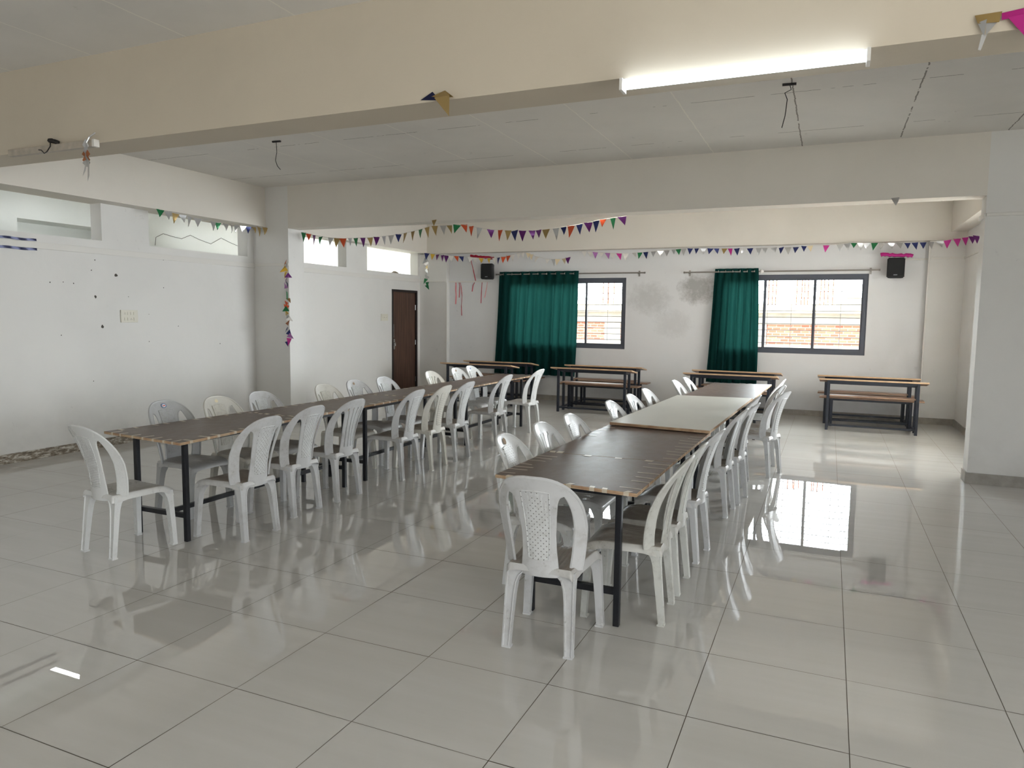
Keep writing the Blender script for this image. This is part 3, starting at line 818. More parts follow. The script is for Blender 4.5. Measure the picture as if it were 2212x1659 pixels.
# ------------------------------------------------------------------ school desks with attached benches along the far wall
def make_desk(label, group):
    t = thing('school_desk', label, 'desk', (0, 0, 0), 0, group); m = M['desk_steel']; L = .575; w = .038
    def leg(x, y, h):
        b = B(); bbox(b, x-w/2, x+w/2, y-w/2, y+w/2, 0, h, .002); obj('leg', b, m, t)
    for s in (-1, 1):
        leg(s*L, 0, .742); leg(s*L, .27, .70); leg(s*L*.92, .42, .425); leg(s*L*.92, .60, .425)
    b = B()
    bar(b, (-L+w/2, 0, .715), (L-w/2, 0, .715), .03, .05); bar(b, (-L+w/2, .27, .675), (L-w/2, .27, .675), .03, .04)
    for s in (-1, 1): bar(b, (s*L, w/2, .715), (s*L, .27-w/2, .68), .03, .04)
    obj('top_frame', b, m, t)
    b = B()
    for s in (-1, 1): bar(b, (s*L*.97, .02, .075), (s*L*.94, .58, .075), .026)
    bar(b, (-L+w/2, 0, .075), (L-w/2, 0, .075), .028); bar(b, (-L*.92+w/2, .60, .075), (L*.92-w/2, .60, .075), .028)
    obj('foot_rail', b, m, t)
    b = B(); bar(b, (-L*.92, .42, .41), (L*.92, .42, .41), .026, .03); bar(b, (-L*.92, .60, .41), (L*.92, .60, .41), .026, .03); obj('bench_frame', b, m, t)
    # sloping top: higher edge toward the room
    b = B(); h = .700
    pr = [(-.06, .757), (.32, .700), (.32, .678), (-.06, .735)]
    va = [b.verts.new((-.70, y, z)) for y, z in pr]; vb = [b.verts.new((.70, y, z)) for y, z in pr]
    for k in range(4): b.faces.new((va[k], va[(k+1) % 4], vb[(k+1) % 4], vb[k])).material_index = 1 if k == 3 else 0
    b.faces.new(va).material_index = 1; b.faces.new(vb[::-1]).material_index = 1
    obj('desk_top', b, [M['desk_wood'], M['desk_edge']], t)
    b = B(); bbox(b, -L+.02, L-.02, .03, .25, .49, .508, .003); obj('shelf', b, M['desk_wood'], t)
    b = B(); bbox(b, -.70, .70, .385, .635, .425, .447, .004); obj('bench_seat', b, M['desk_wood'], t)
    return t
GD = 'school desks along the far wall'
d0 = make_desk('front desk of the pair at the far left, before the green curtain', GD); d0.location = (-2.26, 9.20, 0)
for x, y, dg, l in ((-2.20, 9.99, 0, 'rear desk of the far left pair, nearest the wide green curtain'),
                    (-.13, 9.20, 0, 'front desk of the pair below the left window'),
                    (-.15, 9.96, 0, 'rear desk of the pair below the left window, against the wall'),
                    (2.08, 9.22, -.6, 'front desk of the pair below the narrow curtain, behind the right table'),
                    (2.09, 9.97, -.8, 'rear desk of the pair below the narrow curtain, against the wall'),
                    (4.055, 9.215, -1, 'front desk of the pair at the far right by the corner'),
                    (4.02, 9.92, -1, 'rear desk of the far right pair, against the wall under the speaker')):
    copy_thing(d0, (x, y, 0), math.radians(dg), l, GD)

# ------------------------------------------------------------------ curtains and rods
def rod(x0, x1, y, z, label):
    t = thing('curtain_rod', label, 'curtain rod', (0, 0, 0), 0, 'curtain rods over the far windows')
    b = B(); tube(b, [(x0, y, z), (x1, y, z)], .012, 10); obj('pole', b, M['rod'], t, 50)
    for x in (x0+.08, x1-.12):
        b = B(); bar(b, (x, y, z-.012), (x, YF, z-.012), .018); bar(b, (x, YF-.004, z-.06), (x, YF-.004, z+.04), .03, .008); obj('bracket', b, M['rod'], t)
    for x in (x0, x1):
        b = B(); tube(b, [(x-.012, y, z), (x+.012, y, z)], .016, 10); obj('end_cap', b, M['rod'], t, 50)
    return t
YR, ZR = 10.62, 2.405
rod(-2.54, .38, YR, ZR, 'steel curtain rod above the left window carrying the wide curtain')
rod2 = rod(1.08, 4.13, YR, ZR-.005, 'steel curtain rod above the right window carrying the narrow curtain')
b = B(); tube(b, [(2.335, YR, ZR-.005), (2.36, YR, ZR-.005), (2.40, YR, ZR-.005)], [.012, .038, .014], 10); obj('joiner', b, M['fixture_cap'], rod2, 50)
def curtain(x0t, x1t, x0b, x1b, z0, z1, nf, label, seed, sag=0):
    rnd = random.Random(seed); t = thing('curtain', label, 'curtain', (0, 0, 0), 0, 'green curtains on the far wall')
    ph = [rnd.uniform(-.5, .5) for _ in range(nf*2+2)]; am = [rnd.uniform(.6, 1.1) for _ in range(nf*2+2)]
    nu, nv = nf*14, 26
    def P(i, j):
        s = i/nu; v = j/nv; z = lerp(z1, z0+sag*s, v)
        x = lerp(lerp(x0t, x1t, s), lerp(x0b, x1b, s), v**.8)
        k = s*nf; a = am[int(k) % len(am)]*(.6 if v < .1 else 1)
        y = YR + .044*a*math.sin(2*PI*k + ph[int(k*.5) % len(ph)]*v) + .012*math.sin(2*PI*k*2.3+3*v+seed)*v + .010*math.sin(5*s+4*v)
        x += .016*math.sin(2*PI*k*1.0+1.2+2*v)*(.3+v)
        return (x, min(y, YF-.03), z)
    b = B(); grid(b, P, nu, nv); obj('cloth', b, M['curtain'], t, 80)
    for k in range(nf):
        s = (k+.5)/nf; x = lerp(x0t, x1t, s)
        b = B(); tube(b, [(x+.004, YR+.024*math.cos(a), ZR+.024*math.sin(a)) for a in [2*PI*q/14 for q in range(14)]], .0055, 6, closed=True); obj('eyelet', b, M['steel'], t, 60)
curtain(-2.48, -.86, -2.56, -.90, .48, 2.455, 9, 'wide dark green curtain covering most of the left window', 3, 0)
curtain(1.60, 2.31, 1.52, 2.36, .50, 2.455, 6, 'narrow dark green curtain bunched at the left of the right window', 8, 0)

# ------------------------------------------------------------------ loudspeakers with foil tape above
def speaker(x, z0, z1, w, tilt, label):
    t = thing('loudspeaker', label, 'speaker', (x, 10.55, z0), math.radians(tilt), 'loudspeakers on the far wall')
    h = z1-z0; b = B(); pts = [(-w/2, -.10), (w/2, -.10), (w*.36, .10), (-w*.36, .10)]
    lo = [b.verts.new((a, c, 0)) for a, c in pts]; hi = [b.verts.new((a, c, h)) for a, c in pts]
    b.faces.new(lo[::-1]); b.faces.new(hi)
    for k in range(4): b.faces.new((lo[k], lo[(k+1) % 4], hi[(k+1) % 4], hi[k]))
    bmesh.ops.bevel(b, geom=list(b.edges), offset=.014, segments=3, affect='EDGES'); obj('cabinet', b, M['black_plastic'], t, 40)
    b = B(); bbox(b, -w/2+.016, w/2-.016, -.108, -.099, .03, h-.018, .004); obj('speaker_grille', b, M['mesh_grille'], t)
    b = B(); bbox(b, -.026, .026, -.1105, -.107, .040, .052, .001); obj('badge', b, M['badge'], t)
    b = B(); bar(b, (0, .095, h*.5), (0, .160, h*.5), .03); bar(b, (0, .160, h*.5-.06), (0, .160, h*.5+.06), .05, .01); obj('wall_bracket', b, M['black_steel'], t)
speaker(-2.69, 2.31, 2.61, .25, 6, 'black loudspeaker left of the wide curtain, red foil above')
speaker(4.355, 2.265, 2.575, .25, -6, 'black loudspeaker right of the bare window, magenta foil above')
def strip(name, pts, w, mat, label, cat, axis=Vector((0, 0, 1)), group=None, amp=.012):
    """crumpled foil strip along pts"""
    b = B(); n = 24
    def path(f):
        k = f*(len(pts)-1); i = min(int(k), len(pts)-2); return Vector(pts[i]).lerp(Vector(pts[i+1]), k-i)
    def P(i, j):
        f = i/n; p = path(f); return p + axis*(w*(j/3-.5)) + Vector((random.uniform(-amp, amp)*.4, random.uniform(-amp, amp), random.uniform(-amp, amp)*.5))
    grid(b, P, n, 3); return tag(obj(name, b, mat, None, 50), label, cat, group)
# each strip is a folded bundle of foil with some body
def foil_roll(name, p, q, r, mat, label):
    b = B(); n = 14; pts = [Vector(p).lerp(Vector(q), k/n) + Vector((0, random.uniform(-.006, .006), random.uniform(-.008, .008))) for k in range(n+1)]
    tube(b, pts, [r*random.uniform(.7, 1.15) for _ in pts], 7)
    return tag(obj(name, b, mat, None, 35), label, 'foil decoration', 'foil rolls above the speakers')
foil_roll('foil_roll', (4.13, 10.50, 2.63), (4.57, 10.50, 2.605), .034, M['magenta_foil'], 'magenta foil roll on the wall above the right speaker')
foil_roll('foil_roll', (-3.05, 10.50, 2.765), (-2.55, 10.50, 2.71), .028, M['red_foil'], 'red foil roll under the beam above the left speaker')
def ribbon(name, pts, w, mat, label):
    b = B(); n = 3
    for k in range(len(pts)-1):
        p, q = Vector(pts[k]), Vector(pts[k+1]); o = Vector((w/2, .004*(k % 2), 0))
        b.faces.new([b.verts.new(v) for v in (p-o, p+o, q+o, q-o)])
    bmesh.ops.remove_doubles(b, verts=b.verts, dist=.001)
    return tag(obj(name, b, mat), label, 'ribbon', 'ribbons on the far wall')
yr = YF-.008
ribbon('ribbon', [(-3.49, yr, 2.29), (-3.485, yr, 2.20), (-3.49, yr, 2.10), (-3.48, yr, 2.0), (-3.49, yr, 1.83)], .022, M['pink_ribbon'], 'short pink ribbon hanging left of the other wall ribbons')
ribbon('ribbon', [(-3.40, yr, 2.29), (-3.37, yr, 2.2), (-3.345, yr, 2.0), (-3.36, yr, 1.8), (-3.35, yr, 1.60)], .011, M['ribbon'], 'long thin red ribbon hanging down the far wall, longest of all')
ribbon('ribbon', [(-3.42, yr, 2.29), (-3.40, yr, 2.18), (-3.41, yr, 1.96)], .014, M['ribbon'], 'knotted red ribbon between the pink and the longest ribbon')
ribbon('ribbon', [(-3.05, 10.49, 2.73), (-3.04, 10.60, 2.5), (-3.045, yr, 2.30), (-3.10, yr, 2.2), (-3.12, yr, 2.08)], .016, M['ribbon'], 'red ribbon running down from the red foil roll left of the speaker')
ribbon('ribbon', [(-2.90, yr, 2.27), (-2.91, yr, 2.1), (-2.92, yr, 1.85)], .014, M['ribbon'], 'red ribbon below and left of the left speaker')
ribbon('ribbon', [(-2.78, yr, 2.29), (-2.80, yr, 2.15), (-2.84, yr, 1.96)], .009, M['pink_ribbon'], 'thin pale ribbon right under the left speaker')

# ------------------------------------------------------------------ bunting
def flag_bm(w, h, rnd):
    b = B(); n = 4; k = rnd.uniform(-.022, .022); sk = rnd.uniform(-.2, .3); tw = rnd.uniform(-.02, .02)
    rows = []
    for j in range(n+1):
        f = j/n; hw = w/2*(1-f*.97); c = sk*w*f
        rows.append([b.verts.new((c+s*hw, k*math.sin(f*2.2)+tw*s*(1-f)+.006*(1-abs(s))*f, -h*f)) for s in (-1, 0, 1)])
    for a, c in zip(rows, rows[1:]):
        for i in range(2): b.faces.new((a[i], a[i+1], c[i+1], c[i]))
    return b
def bunting(name, spec, place, label, w, h, seed, ends, dirn=0.0):
    """spec: 'colour,position,height ...'; place(pos,z)->point"""
    rnd = random.Random(seed); t = thing(name, label, 'bunting', (0, 0, 0), 0, 'bunting strings under the beams')
    items = [(s.split(',')[0], float(s.split(',')[1]), float(s.split(',')[2])) for s in spec.split()]
    pts = [place(*ends[0])] + [place(p, z) for _, p, z in items] + [place(*ends[1])]
    b = B(); tube(b, pts, .0028, 5); obj('string', b, M['string'], t)
    for c, p, z in items:
        f = obj('flag', flag_bm(w*rnd.uniform(.85, 1.1), h*rnd.uniform(.7, 1.08), rnd), FL[c], t, 60)
        f.location = place(p, z); f.rotation_euler = (rnd.uniform(-.2, .2), rnd.uniform(-.12, .12), dirn+rnd.uniform(-.2, .2))
    return t
BU1 = "G,-3.66,2.784 O,-3.57,2.763 P,-3.47,2.740 G,-3.35,2.713 S,-3.17,2.691 D,-3.06,2.683 O,-2.96,2.676 S,-2.84,2.676 G,-2.74,2.675 P,-2.62,2.675 D,-2.50,2.674 P,-2.39,2.679 S,-2.27,2.685 S,-2.15,2.691 N,-2.03,2.703 D,-1.92,2.718 D,-1.80,2.735 G,-1.68,2.757 D,-1.58,2.782 D,-1.46,2.796 S,-1.33,2.795 D,-1.24,2.795 G,-1.12,2.795 O,-1.02,2.796 O,-0.91,2.770 S,-0.79,2.744 P,-0.63,2.715 O,-0.49,2.706 D,-0.38,2.698 N,-0.29,2.691 P,-0.18,2.687 P,-0.05,2.683 P,0.04,2.687 D,0.14,2.693 S,0.27,2.700 N,0.37,2.711 O,0.47,2.723 N,0.58,2.735 P,0.69,2.753 N,0.79,2.771 O,0.88,2.784 G,1.00,2.795 P,1.11,2.805"
BU3 = "N,-3.99,2.835 Y,-3.86,2.816 P,-3.75,2.801 P,-3.64,2.787 P,-3.55,2.778 W,-3.45,2.771 O,-3.33,2.764 N,-3.22,2.757 W,-3.02,2.735 W,-2.92,2.725 Y,-2.79,2.711 Y,-2.62,2.707 W,-2.51,2.711 N,-2.41,2.716 O,-2.31,2.727 O,-2.21,2.746 W,-2.13,2.763 W,-2.00,2.790 W,-1.92,2.797 C,-1.80,2.787 C,-1.74,2.762 W,-1.62,2.716 W,-1.41,2.666 S,-1.30,2.663 C,-1.21,2.661 C,-1.09,2.668 P,-1.01,2.688"
BU4 = "W,-0.70,2.790 W,-0.59,2.780 K,-0.49,2.771 W,-0.38,2.761 K,-0.26,2.753 W,-0.16,2.747 M,-0.05,2.740 W,0.07,2.735 W,0.22,2.742 G,0.33,2.747 N,0.43,2.752 S,0.57,2.758 S,0.69,2.765 S,0.80,2.773 S,0.92,2.782 G,1.00,2.788 S,1.09,2.795 N,1.20,2.794 N,1.31,2.791 S,1.42,2.788 N,1.54,2.785 N,1.64,2.783 D,1.77,2.779 M,1.86,2.777 N,1.97,2.774 S,2.08,2.772 N,2.18,2.772 S,2.32,2.772 S,2.41,2.772 S,2.55,2.772 N,2.67,2.772 S,2.77,2.772 N,2.89,2.772 N,3.01,2.784 C,3.10,2.790 M,3.34,2.789 S,3.54,2.802 S,3.64,2.810 G,3.74,2.814 S,3.83,2.812 S,3.92,2.809 G,4.03,2.806 S,4.13,2.803 S,4.26,2.799 S,4.37,2.796 N,4.48,2.793 N,4.58,2.795 N,4.69,2.796 S,4.79,2.798 S,4.91,2.808 M,5.01,2.819 M,5.13,2.837 M,5.24,2.854 P,5.33,2.866 P,5.38,2.874"
BU2 = "G,4.22,2.844 S,4.33,2.837 D,4.45,2.829 S,4.55,2.824 S,4.66,2.818 S,4.79,2.812 S,5.04,2.800 G,5.13,2.797 S,5.26,2.799 S,5.36,2.801 S,5.46,2.804 S,5.58,2.807 N,5.68,2.809 D,5.78,2.817 D,5.88,2.827 D,6.00,2.838"
bunting('bunting', BU1, lambda p, z: (p, 6.325, z), 'long string of coloured foil flags under the middle beam', .096, .135, 1, [(-3.705, 2.793), (1.16, 2.81)])
bunting('bunting', BU3, lambda p, z: (p, 10.43, z), 'string of foil flags on the far beam passing above the left speaker', .102, .125, 2, [(-4.02, 2.84), (-.96, 2.70)])
def p4(p, z):
    if p <= 5.2: return (p, 10.43, z)
    r = (5.2-3.455)/(p-3.455); return (5.2, -2.233+(10.46+2.233)*r, 1.605+(z-1.605)*r)
bunting('bunting', BU4, p4, 'string of foil flags on the far beam running past the right window', .10, .115, 3, [(-.75, 2.795), (5.42, 2.88)])
bunting('bunting', BU2, lambda p, z: (-4.09, p, z), 'short string of silver and gold flags along the left wall beam', .105, .125, 4, [(4.19, 2.848), (6.045, 2.845)], PI/2)
def garland(x, y, z0, z1, spec, label, size, seed):
    rnd = random.Random(seed); t = thing('foil_garland', label, 'garland', (0, 0, 0), 0, 'vertical foil garlands'); n = len(spec)
    b = B(); tube(b, [(x+rnd.uniform(-.008, .008), y, lerp(z0, z1, k/8)) for k in range(9)], .003, 5); obj('string', b, M['string'], t)
    for k, c in enumerate(spec):
        f = obj('flag', flag_bm(size*rnd.uniform(.8, 1.2), size*rnd.uniform(.9, 1.3), rnd), FL[c], t, 40)
        f.location = (x+rnd.uniform(-.02, .02), y-.015-rnd.uniform(0, .02), lerp(z0, z1, k/max(1, n-1)))
        f.rotation_euler = (rnd.uniform(-.5, .5), rnd.uniform(-1.1, 1.1), rnd.uniform(-1, 1))
garland(-3.70, 6.02, 2.34, 1.20, 'BSYYPPNKSGGDOOGYSWBSNNKMN', 'vertical foil garland hanging down the near left pillar', .085, 5)
garland(-4.03, 10.50, 2.84, 2.20, 'PNSWDSWSGGG', 'vertical foil garland hanging in the far left corner', .10, 6)

b = B(); tube(b, [(-6.536, y, z) for y, z in ((6.192, 2.665), (6.211, 2.795), (6.354, 2.868), (6.539, 2.84), (6.715, 2.822), (6.899, 2.902), (7.084, 2.847), (7.339, 2.797), (7.576, 2.922), (7.815, 2.855), (8.062, 2.799), (8.209, 2.812))], .0035, 5)
tag(obj('loose_cable', b, M['wire'], None, 60), 'thin dark cable zigzagging over the lobby wall seen through the second opening', 'cable')
b = B(); bmesh.ops.create_icosphere(b, subdivisions=2, radius=1)
for v in b.verts: v.co = Vector((-4.33+v.co.x*.05, 9.78+v.co.y*.10*(1+.3*math.sin(5*v.co.x)), 2.40+max(0, v.co.z)*.045*(1+.4*math.sin(7*v.co.y))))
tag(obj('plaster_lump', b, M['skirt_worn'], None, 40), 'lump of broken plaster on the sill of the opening above the door', 'rubble')
# torn scraps left on the beams
def scrap(name, tris, label, mat):
    b = B()
    for m, t3 in tris:
        vs = [b.verts.new(p) for p in t3]; f = b.faces.new(vs); f.material_index = m
    return tag(obj(name, b, mat), label, 'torn decoration', 'scraps of decoration on the beams')
yf = Y1a-.004
scrap('torn_flag', [(1, [(1.27, yf, 2.815), (1.355, yf-.01, 2.85), (1.40, yf-.004, 2.80)]), (0, [(1.345, yf-.006, 2.825), (1.44, yf-.02, 2.845), (1.50, yf-.03, 2.80), (1.42, yf-.03, 2.805)]), (0, [(1.375, yf-.025, 2.81), (1.44, yf-.02, 2.843), (1.485, yf-.05, 2.805), (1.472, yf-.03, 2.70)])], 'gold torn flag with blue scrap at the bottom edge of the front beam', [FL['D'], M['navy_foil']])
scrap('torn_flag', [(0, [(3.945, yf-.002, 2.875), (4.04, yf-.01, 2.875), (4.03, yf-.02, 2.83), (3.955, yf-.02, 2.835)]), (1, [(3.955, yf-.015, 2.84), (3.985, yf-.03, 2.845), (3.98, yf-.02, 2.78)]), (1, [(3.985, yf-.02, 2.83), (4.04, yf-.01, 2.855), (3.985, yf-.03, 2.78)]), (1, [(3.972, yf-.02, 2.79), (3.99, yf-.02, 2.785), (3.972, yf-.02, 2.725), (3.962, yf-.02, 2.73)])], 'gold and silver foil scrap at the right end of the front beam', [FL['D'], FL['S']])
scrap('torn_flag', [(0, [(4.04, yf-.004, 2.87), (4.30, yf-.004, 2.90), (4.30, yf-.012, 2.855), (4.04, yf-.012, 2.84)]), (0, [(4.06, yf-.016, 2.845), (4.28, yf-.016, 2.87), (4.17, yf-.02, 2.70)])], 'magenta foil flag hanging beside the gold and silver scrap on the front beam', [M['magenta_foil']])
b = B(); rr = random.Random(11)
tube(b, [(-1.395, yf-.02, 2.865), (-1.41, yf-.055, 2.83), (-1.43, yf-.065, 2.79), (-1.43, yf-.07, 2.76)], .006, 5)
for k in range(7):
    z = 2.80-.02*k; a = rr.uniform(0, 3)
    vs = [b.verts.new((-1.43+.035*math.cos(a)*s, yf-.07+.02*math.sin(a)*s, z-.05*abs(s)+.02)) for s in (-1, 0, 1)] + [b.verts.new((-1.43+rr.uniform(-.01, .01), yf-.07, z-.06))]
    f = b.faces.new(vs); f.material_index = 1 if k in (3, 5) else 0
for pts in ([(-1.435, 2.66), (-1.42, 2.66), (-1.44, 2.60), (-1.475, 2.56)], [(-1.415, 2.68), (-1.40, 2.66), (-1.405, 2.56), (-1.425, 2.52)]):
    b.faces.new([b.verts.new((x, yf-.07, z)) for x, z in pts])
tag(obj('foil_scrap', b, [FL['S'], FL['B']]), 'silver foil scrap dangling over the dead lamp fixture', 'torn decoration', 'scraps of decoration on the beams')
for x, z, m, l in ((3.99, 2.80, 'S', 'silver foil scrap under the right end of the middle beam'), (-1.31, 2.80, 'D', 'cream scrap stuck at the middle beam where the bunting rises')):
    b = B(); ps = [(x-.035, Y2a-.006, z+.03), (x+.04, Y2a-.012, z+.035), (x+.03, Y2a-.03, z-.01), (x+.01, Y2a-.03, z-.05), (x-.02, Y2a-.02, z)]
    b.faces.new([b.verts.new(p) for p in ps]); tag(obj('foil_scrap', b, FL[m]), l, 'torn decoration', 'scraps of decoration on the beams')
for z0, z1, l in ((2.335, 2.36, 'upper of two dark tape strips on the left wall ledge'), (2.235, 2.262, 'lower of two dark tape strips on the left wall ledge')):
    b = B(); n = 16
    grid(b, lambda i, j: (XL+.026+.003*math.sin(i*1.7+j), lerp(2.2, 2.85, i/n), lerp(z0, z1, j/2)+.003*math.sin(i*.9)), n, 2)
    tag(obj('tape_strip', b, M['navy_foil'], None, 60), l, 'tape', 'dark tape strips on the left wall')

# ------------------------------------------------------------------ lamps, wires, switches
t = thing('tube_light', 'lit white tube light along the bottom edge of the front beam', 'lamp', (3.0, Y1a-.005, 2.80), 0)
b = B(); bbox(b, -.56, .56, .008, .040, -.030, 0, .003); obj('lamp_body', b, M['fixture_cap'], t)
b = B(); tube(b, [(-.545, -.026, -.052), (.545, -.026, -.052)], .0165, 12); obj('diffuser', b, M['led'], t, 60)
for s in (-1, 1):
    b = B(); bbox(b, s*.553-.008, s*.553+.008, -.045, .040, -.071, -.012, .002); obj('end_cap', b, M['fixture_cap'], t)
t = thing('dead_lamp_fixture', 'dusty unlit lamp batten at the left of the front beam', 'lamp', (-1.87, Y1a, 2.80), 0)
b = B(); bbox(b, -.48, .46, -.042, -.001, -.03, .018, .003); obj('lamp_body', b, M['fixture'], t)
b = B(); bbox(b, .46, .487, -.044, -.001, -.032, .02, .003); obj('end_cap', b, M['fixture_cap'], t)
b = B(); tube(b, [(0, -.02, .055), (.02, -.05, .045), (.05, -.03, .04), (.07, -.015, .03)], .016, 6); tube(b, [(.03, -.05, .04), (.04, -.06, 0), (.0, -.06, -.035), (-.03, -.06, -.045), (-.06, -.06, -.02), (-.09, -.06, -.015)], .004, 5); obj('loose_wire', b, M['wire'], t, 60)
t = thing('tube_light', 'unseen fill tube light added on the rear face of the middle beam', 'lamp', (.9, Y2b, 3.02), 0)  # no such lamp is known; added to brighten the far bay
b = B(); bbox(b, -.60, .60, .001, .03, -.03, .03, .003); obj('lamp_body', b, M['fixture_cap'], t)
b = B(); tube(b, [(-.58, .05, 0), (.58, .05, 0)], .02, 12); obj('diffuser', b, M['fill_tube'], t, 60)
t = thing('lobby_tube_light', 'tube light in the neighbouring lobby seen through the wall openings', 'lamp', (-5.3, 3.61, 3.05), 0)
b = B(); bbox(b, -.36, .36, -.02, .02, .02, .06, .003); obj('lamp_body', b, M['fixture_cap'], t)
b = B(); tube(b, [(-.34, 0, 0), (.34, 0, 0)], .02, 12); obj('diffuser', b, M['soft_led'], t, 60)
b = B(); tube(b, [(0, 0, .06), (0, 0, .70)], .006, 6); obj('hanging_rod', b, M['wire'], t)
for x, y, pts, l in ((-1.97, 3.88, [(0, 0, 0), (.005, 0, -.12), (-.015, 0, -.20), (.01, 0, -.26), (.05, 0, -.30)], 'bare wire hanging from the ceiling on the left'),
                     (3.08, 3.85, [(0, 0, 0), (.015, 0, -.05), (-.03, 0, -.07), (-.01, 0, -.12), (-.02, 0, -.24), (-.04, 0, -.33)], 'bare wire hanging from the ceiling near the tube light')):
    t = thing('ceiling_wire', l, 'wire', (x, y, CZ), 0, 'bare wires on the ceiling')
    b = B(); tube(b, [(-.05, 0, -.006), (.05, .01, -.006)], .012, 6); obj('hook_plate', b, M['wire'], t)
    b = B(); tube(b, pts, .0035, 5); obj('cord', b, M['wire'], t, 60)
def switchboard(x, y, z, w, h, rows, label):
    t = thing('switchboard', label, 'switch', (x, y, z), 0, 'switchboards on the left wall')
    b = B(); bbox(b, 0, .016, -w/2, w/2, -h/2, h/2, .003); obj('plate', b, M['switch'], t)
    for r in rows:
        n = len(r[1])
        for k, s in enumerate(r[1]):
            cy = -w/2+.03+(w-.06)*(k+.5)/n; b = B()
            if s == 's': bbox(b, .015, .022, cy-.011, cy+.011, r[0]-.018, r[0]+.018, .002); obj('switch', b, M['switch'], t)
            else:
                for dy, dz in ((-.008, -.006), (.008, -.006), (0, .008)): tube(b, [(.015, cy+dy, r[0]+dz), (.0175, cy+dy, r[0]+dz)], .0035, 8)
                obj('socket', b, M['switch_dark'], t)
switchboard(XL, 3.945, 1.545, .23, .15, [(.034, 'psss'), (-.034, 'ssps')], 'ivory switchboard on the bare left wall above the near chairs')
switchboard(XL2, 9.30, 1.55, .22, .13, [(.0, 'spsp')], 'ivory switchboard left of the brown door')

# ------------------------------------------------------------------ outside
b = B(); box(b, -12, 14, -7, YF+.25, 3.9, 15); struct('wall_sky_block', b, M['lobby'])  # unseen block added to cut the sky light on the facade opposite
t = thing('unfinished_building', 'unfinished brick and concrete building outside the far windows', 'building', (0, 22, 0), 0)
b = B(); box(b, -16, 14, 0, .3, -4, 1.45); obj('brick_wall', b, M['brick'], t)
b = B(); box(b, -16, 14, -.12, 6, 1.45, 1.80); obj('beam', b, M['concrete'], t)
b = B(); box(b, -16, 14, -.45, 6, 1.80, 2.05); obj('roof_slab', b, M['slab'], t)
b = B(); box(b, -16, 14, -.14, .2, .45, .80); obj('plinth_beam', b, M['slab'], t)
for x in (-8.2, -3.4, 1.35, 5.6, 9.8):
    b = B(); box(b, x-.28, x+.28, -.06, .3, -4, 1.45); obj('column', b, M['concrete'], t)
for x0 in (-3.9, -2.95, 1.5, 2.45, 3.15):
    for k in range(4):
        x = x0+.11*k+random.uniform(-.02, .02); b = B(); tube(b, [(x, .4+.2*(k % 2), 2.05), (x+random.uniform(-.05, .05), .4+.2*(k % 2), 3.9)], .02, 6); obj('rebar', b, M['rebar'], t)
b = B(); box(b, 3.6, 4.9, .6, 2.0, 2.05, 2.18); box(b, 3.9, 5.0, .7, 1.8, 2.18, 2.30); obj('timber_stack', b, M['slab'], t)
b = B(); box(b, -30, 30, YF+.3, 60, -4.2, -4); struct('ground', b, M['ground'])

# ------------------------------------------------------------------ light
w = bpy.data.worlds.new('World'); sc.world = w; w.use_nodes = True
nt = w.node_tree; nt.nodes.clear(); wo = nt.nodes.new('ShaderNodeOutputWorld'); bg = nt.nodes.new('ShaderNodeBackground')
bg.inputs[1].default_value = 1.0; nt.links.new(bg.outputs[0], wo.inputs[0])
# hazy sky, brighter on the far side of the building than behind the hall
tc = nt.nodes.new('ShaderNodeTexCoord'); cr = nt.nodes.new('ShaderNodeValToRGB'); ml = nt.nodes.new('ShaderNodeMath'); ml.operation = 'MULTIPLY_ADD'
dp = nt.nodes.new('ShaderNodeVectorMath'); dp.operation = 'DOT_PRODUCT'; dp.inputs[1].default_value = (.5, .866, 0)
nt.links.new(tc.outputs['Generated'], dp.inputs[0]); nt.links.new(dp.outputs['Value'], ml.inputs[0]); ml.inputs[1].default_value = .5; ml.inputs[2].default_value = .5
nt.links.new(ml.outputs[0], cr.inputs[0]); nt.links.new(cr.outputs[0], bg.inputs[0])
e = cr.color_ramp.elements; e[0].position = .30; e[0].color = (1.95, 2.1, 2.3, 1); e[1].position = .80; e[1].color = (9.4, 10, 10.4, 1)
m = e.new(.5); m.color = (3.0, 3.05, 3.05, 1)
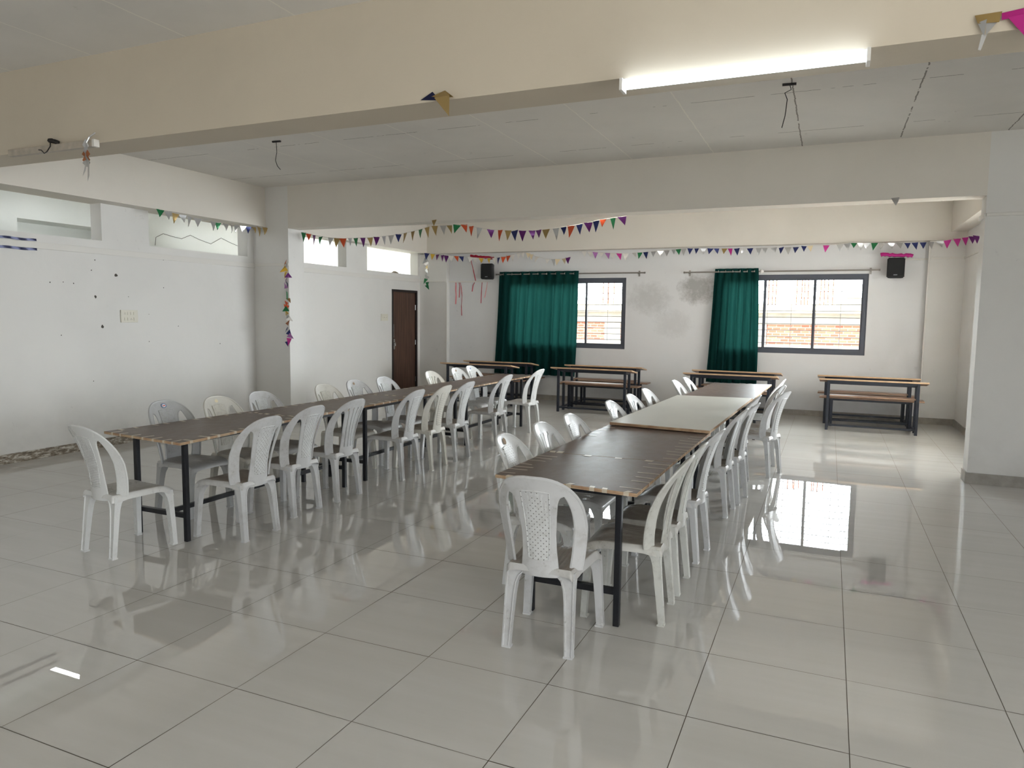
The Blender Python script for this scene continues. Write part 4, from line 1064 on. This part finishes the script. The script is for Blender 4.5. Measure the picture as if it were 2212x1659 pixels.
sl = bpy.data.lights.new('sun', 'SUN'); sl.energy = 1.6; sl.angle = .01; sl.color = (1, .93, .82)
so = bpy.data.objects.new('sun', sl); COL.objects.link(so); so.rotation_euler = Vector((-.1, .22, -.97)).to_track_quat('-Z', 'Y').to_euler()
def portal(name, loc, rot, sx, sy):
    l = bpy.data.lights.new(name, 'AREA'); l.shape = 'RECTANGLE'; l.size = sx; l.size_y = sy; l.cycles.is_portal = True
    o = bpy.data.objects.new(name, l); COL.objects.link(o); o.location = loc; o.rotation_euler = rot
portal('portal_window', ((W1[0]+W1[1])/2, YF+.19, 1.68), (-PI/2, 0, 0), 2.3, 1.3)
portal('portal_window', ((W2[0]+W2[1])/2, YF+.19, 1.69), (-PI/2, 0, 0), 2.3, 1.3)
for x, sx, z, sz in ((6.6, 4.0, 1.1, 2.2),): portal('portal_back', (x, YB-.1, z), (PI/2, 0, 0), sx, sz)
portal('portal_right', (XR+.1, -3.1, 1.1), (0, PI/2, 0), 2.2, 3.0)
portal('portal_alcove', (XR2+.1, 7.9, 1.6), (0, PI/2, 0), 1.7, 2.8)

# ------------------------------------------------------------------ camera
cam = bpy.data.cameras.new('camera'); cam.sensor_fit = 'HORIZONTAL'; cam.sensor_width = 36; cam.lens = 1555.43/2212*36; cam.clip_start = .05; cam.clip_end = 200
co = bpy.data.objects.new('camera', cam); COL.objects.link(co)
r, u, f = Vector((.91519, .40284, .01219)), Vector((-.04901, .08123, .99549)), Vector((-.40003, .91166, -.09409))
co.matrix_world = Matrix(((r.x, u.x, -f.x, 3.4554), (r.y, u.y, -f.y, -2.23352), (r.z, u.z, -f.z, 1.60534), (0, 0, 0, 1)))
sc.camera = co
sc.view_settings.view_transform = 'Standard'; sc.view_settings.look = 'None'; sc.view_settings.gamma = 1; sc.view_settings.use_curve_mapping = False
sc.view_settings.exposure = 1.42
sc.cycles.max_bounces = 8; sc.cycles.diffuse_bounces = 5; sc.cycles.glossy_bounces = 4; sc.cycles.transparent_max_bounces = 12; sc.cycles.sample_clamp_indirect = 6
sc.cycles.use_denoising = True
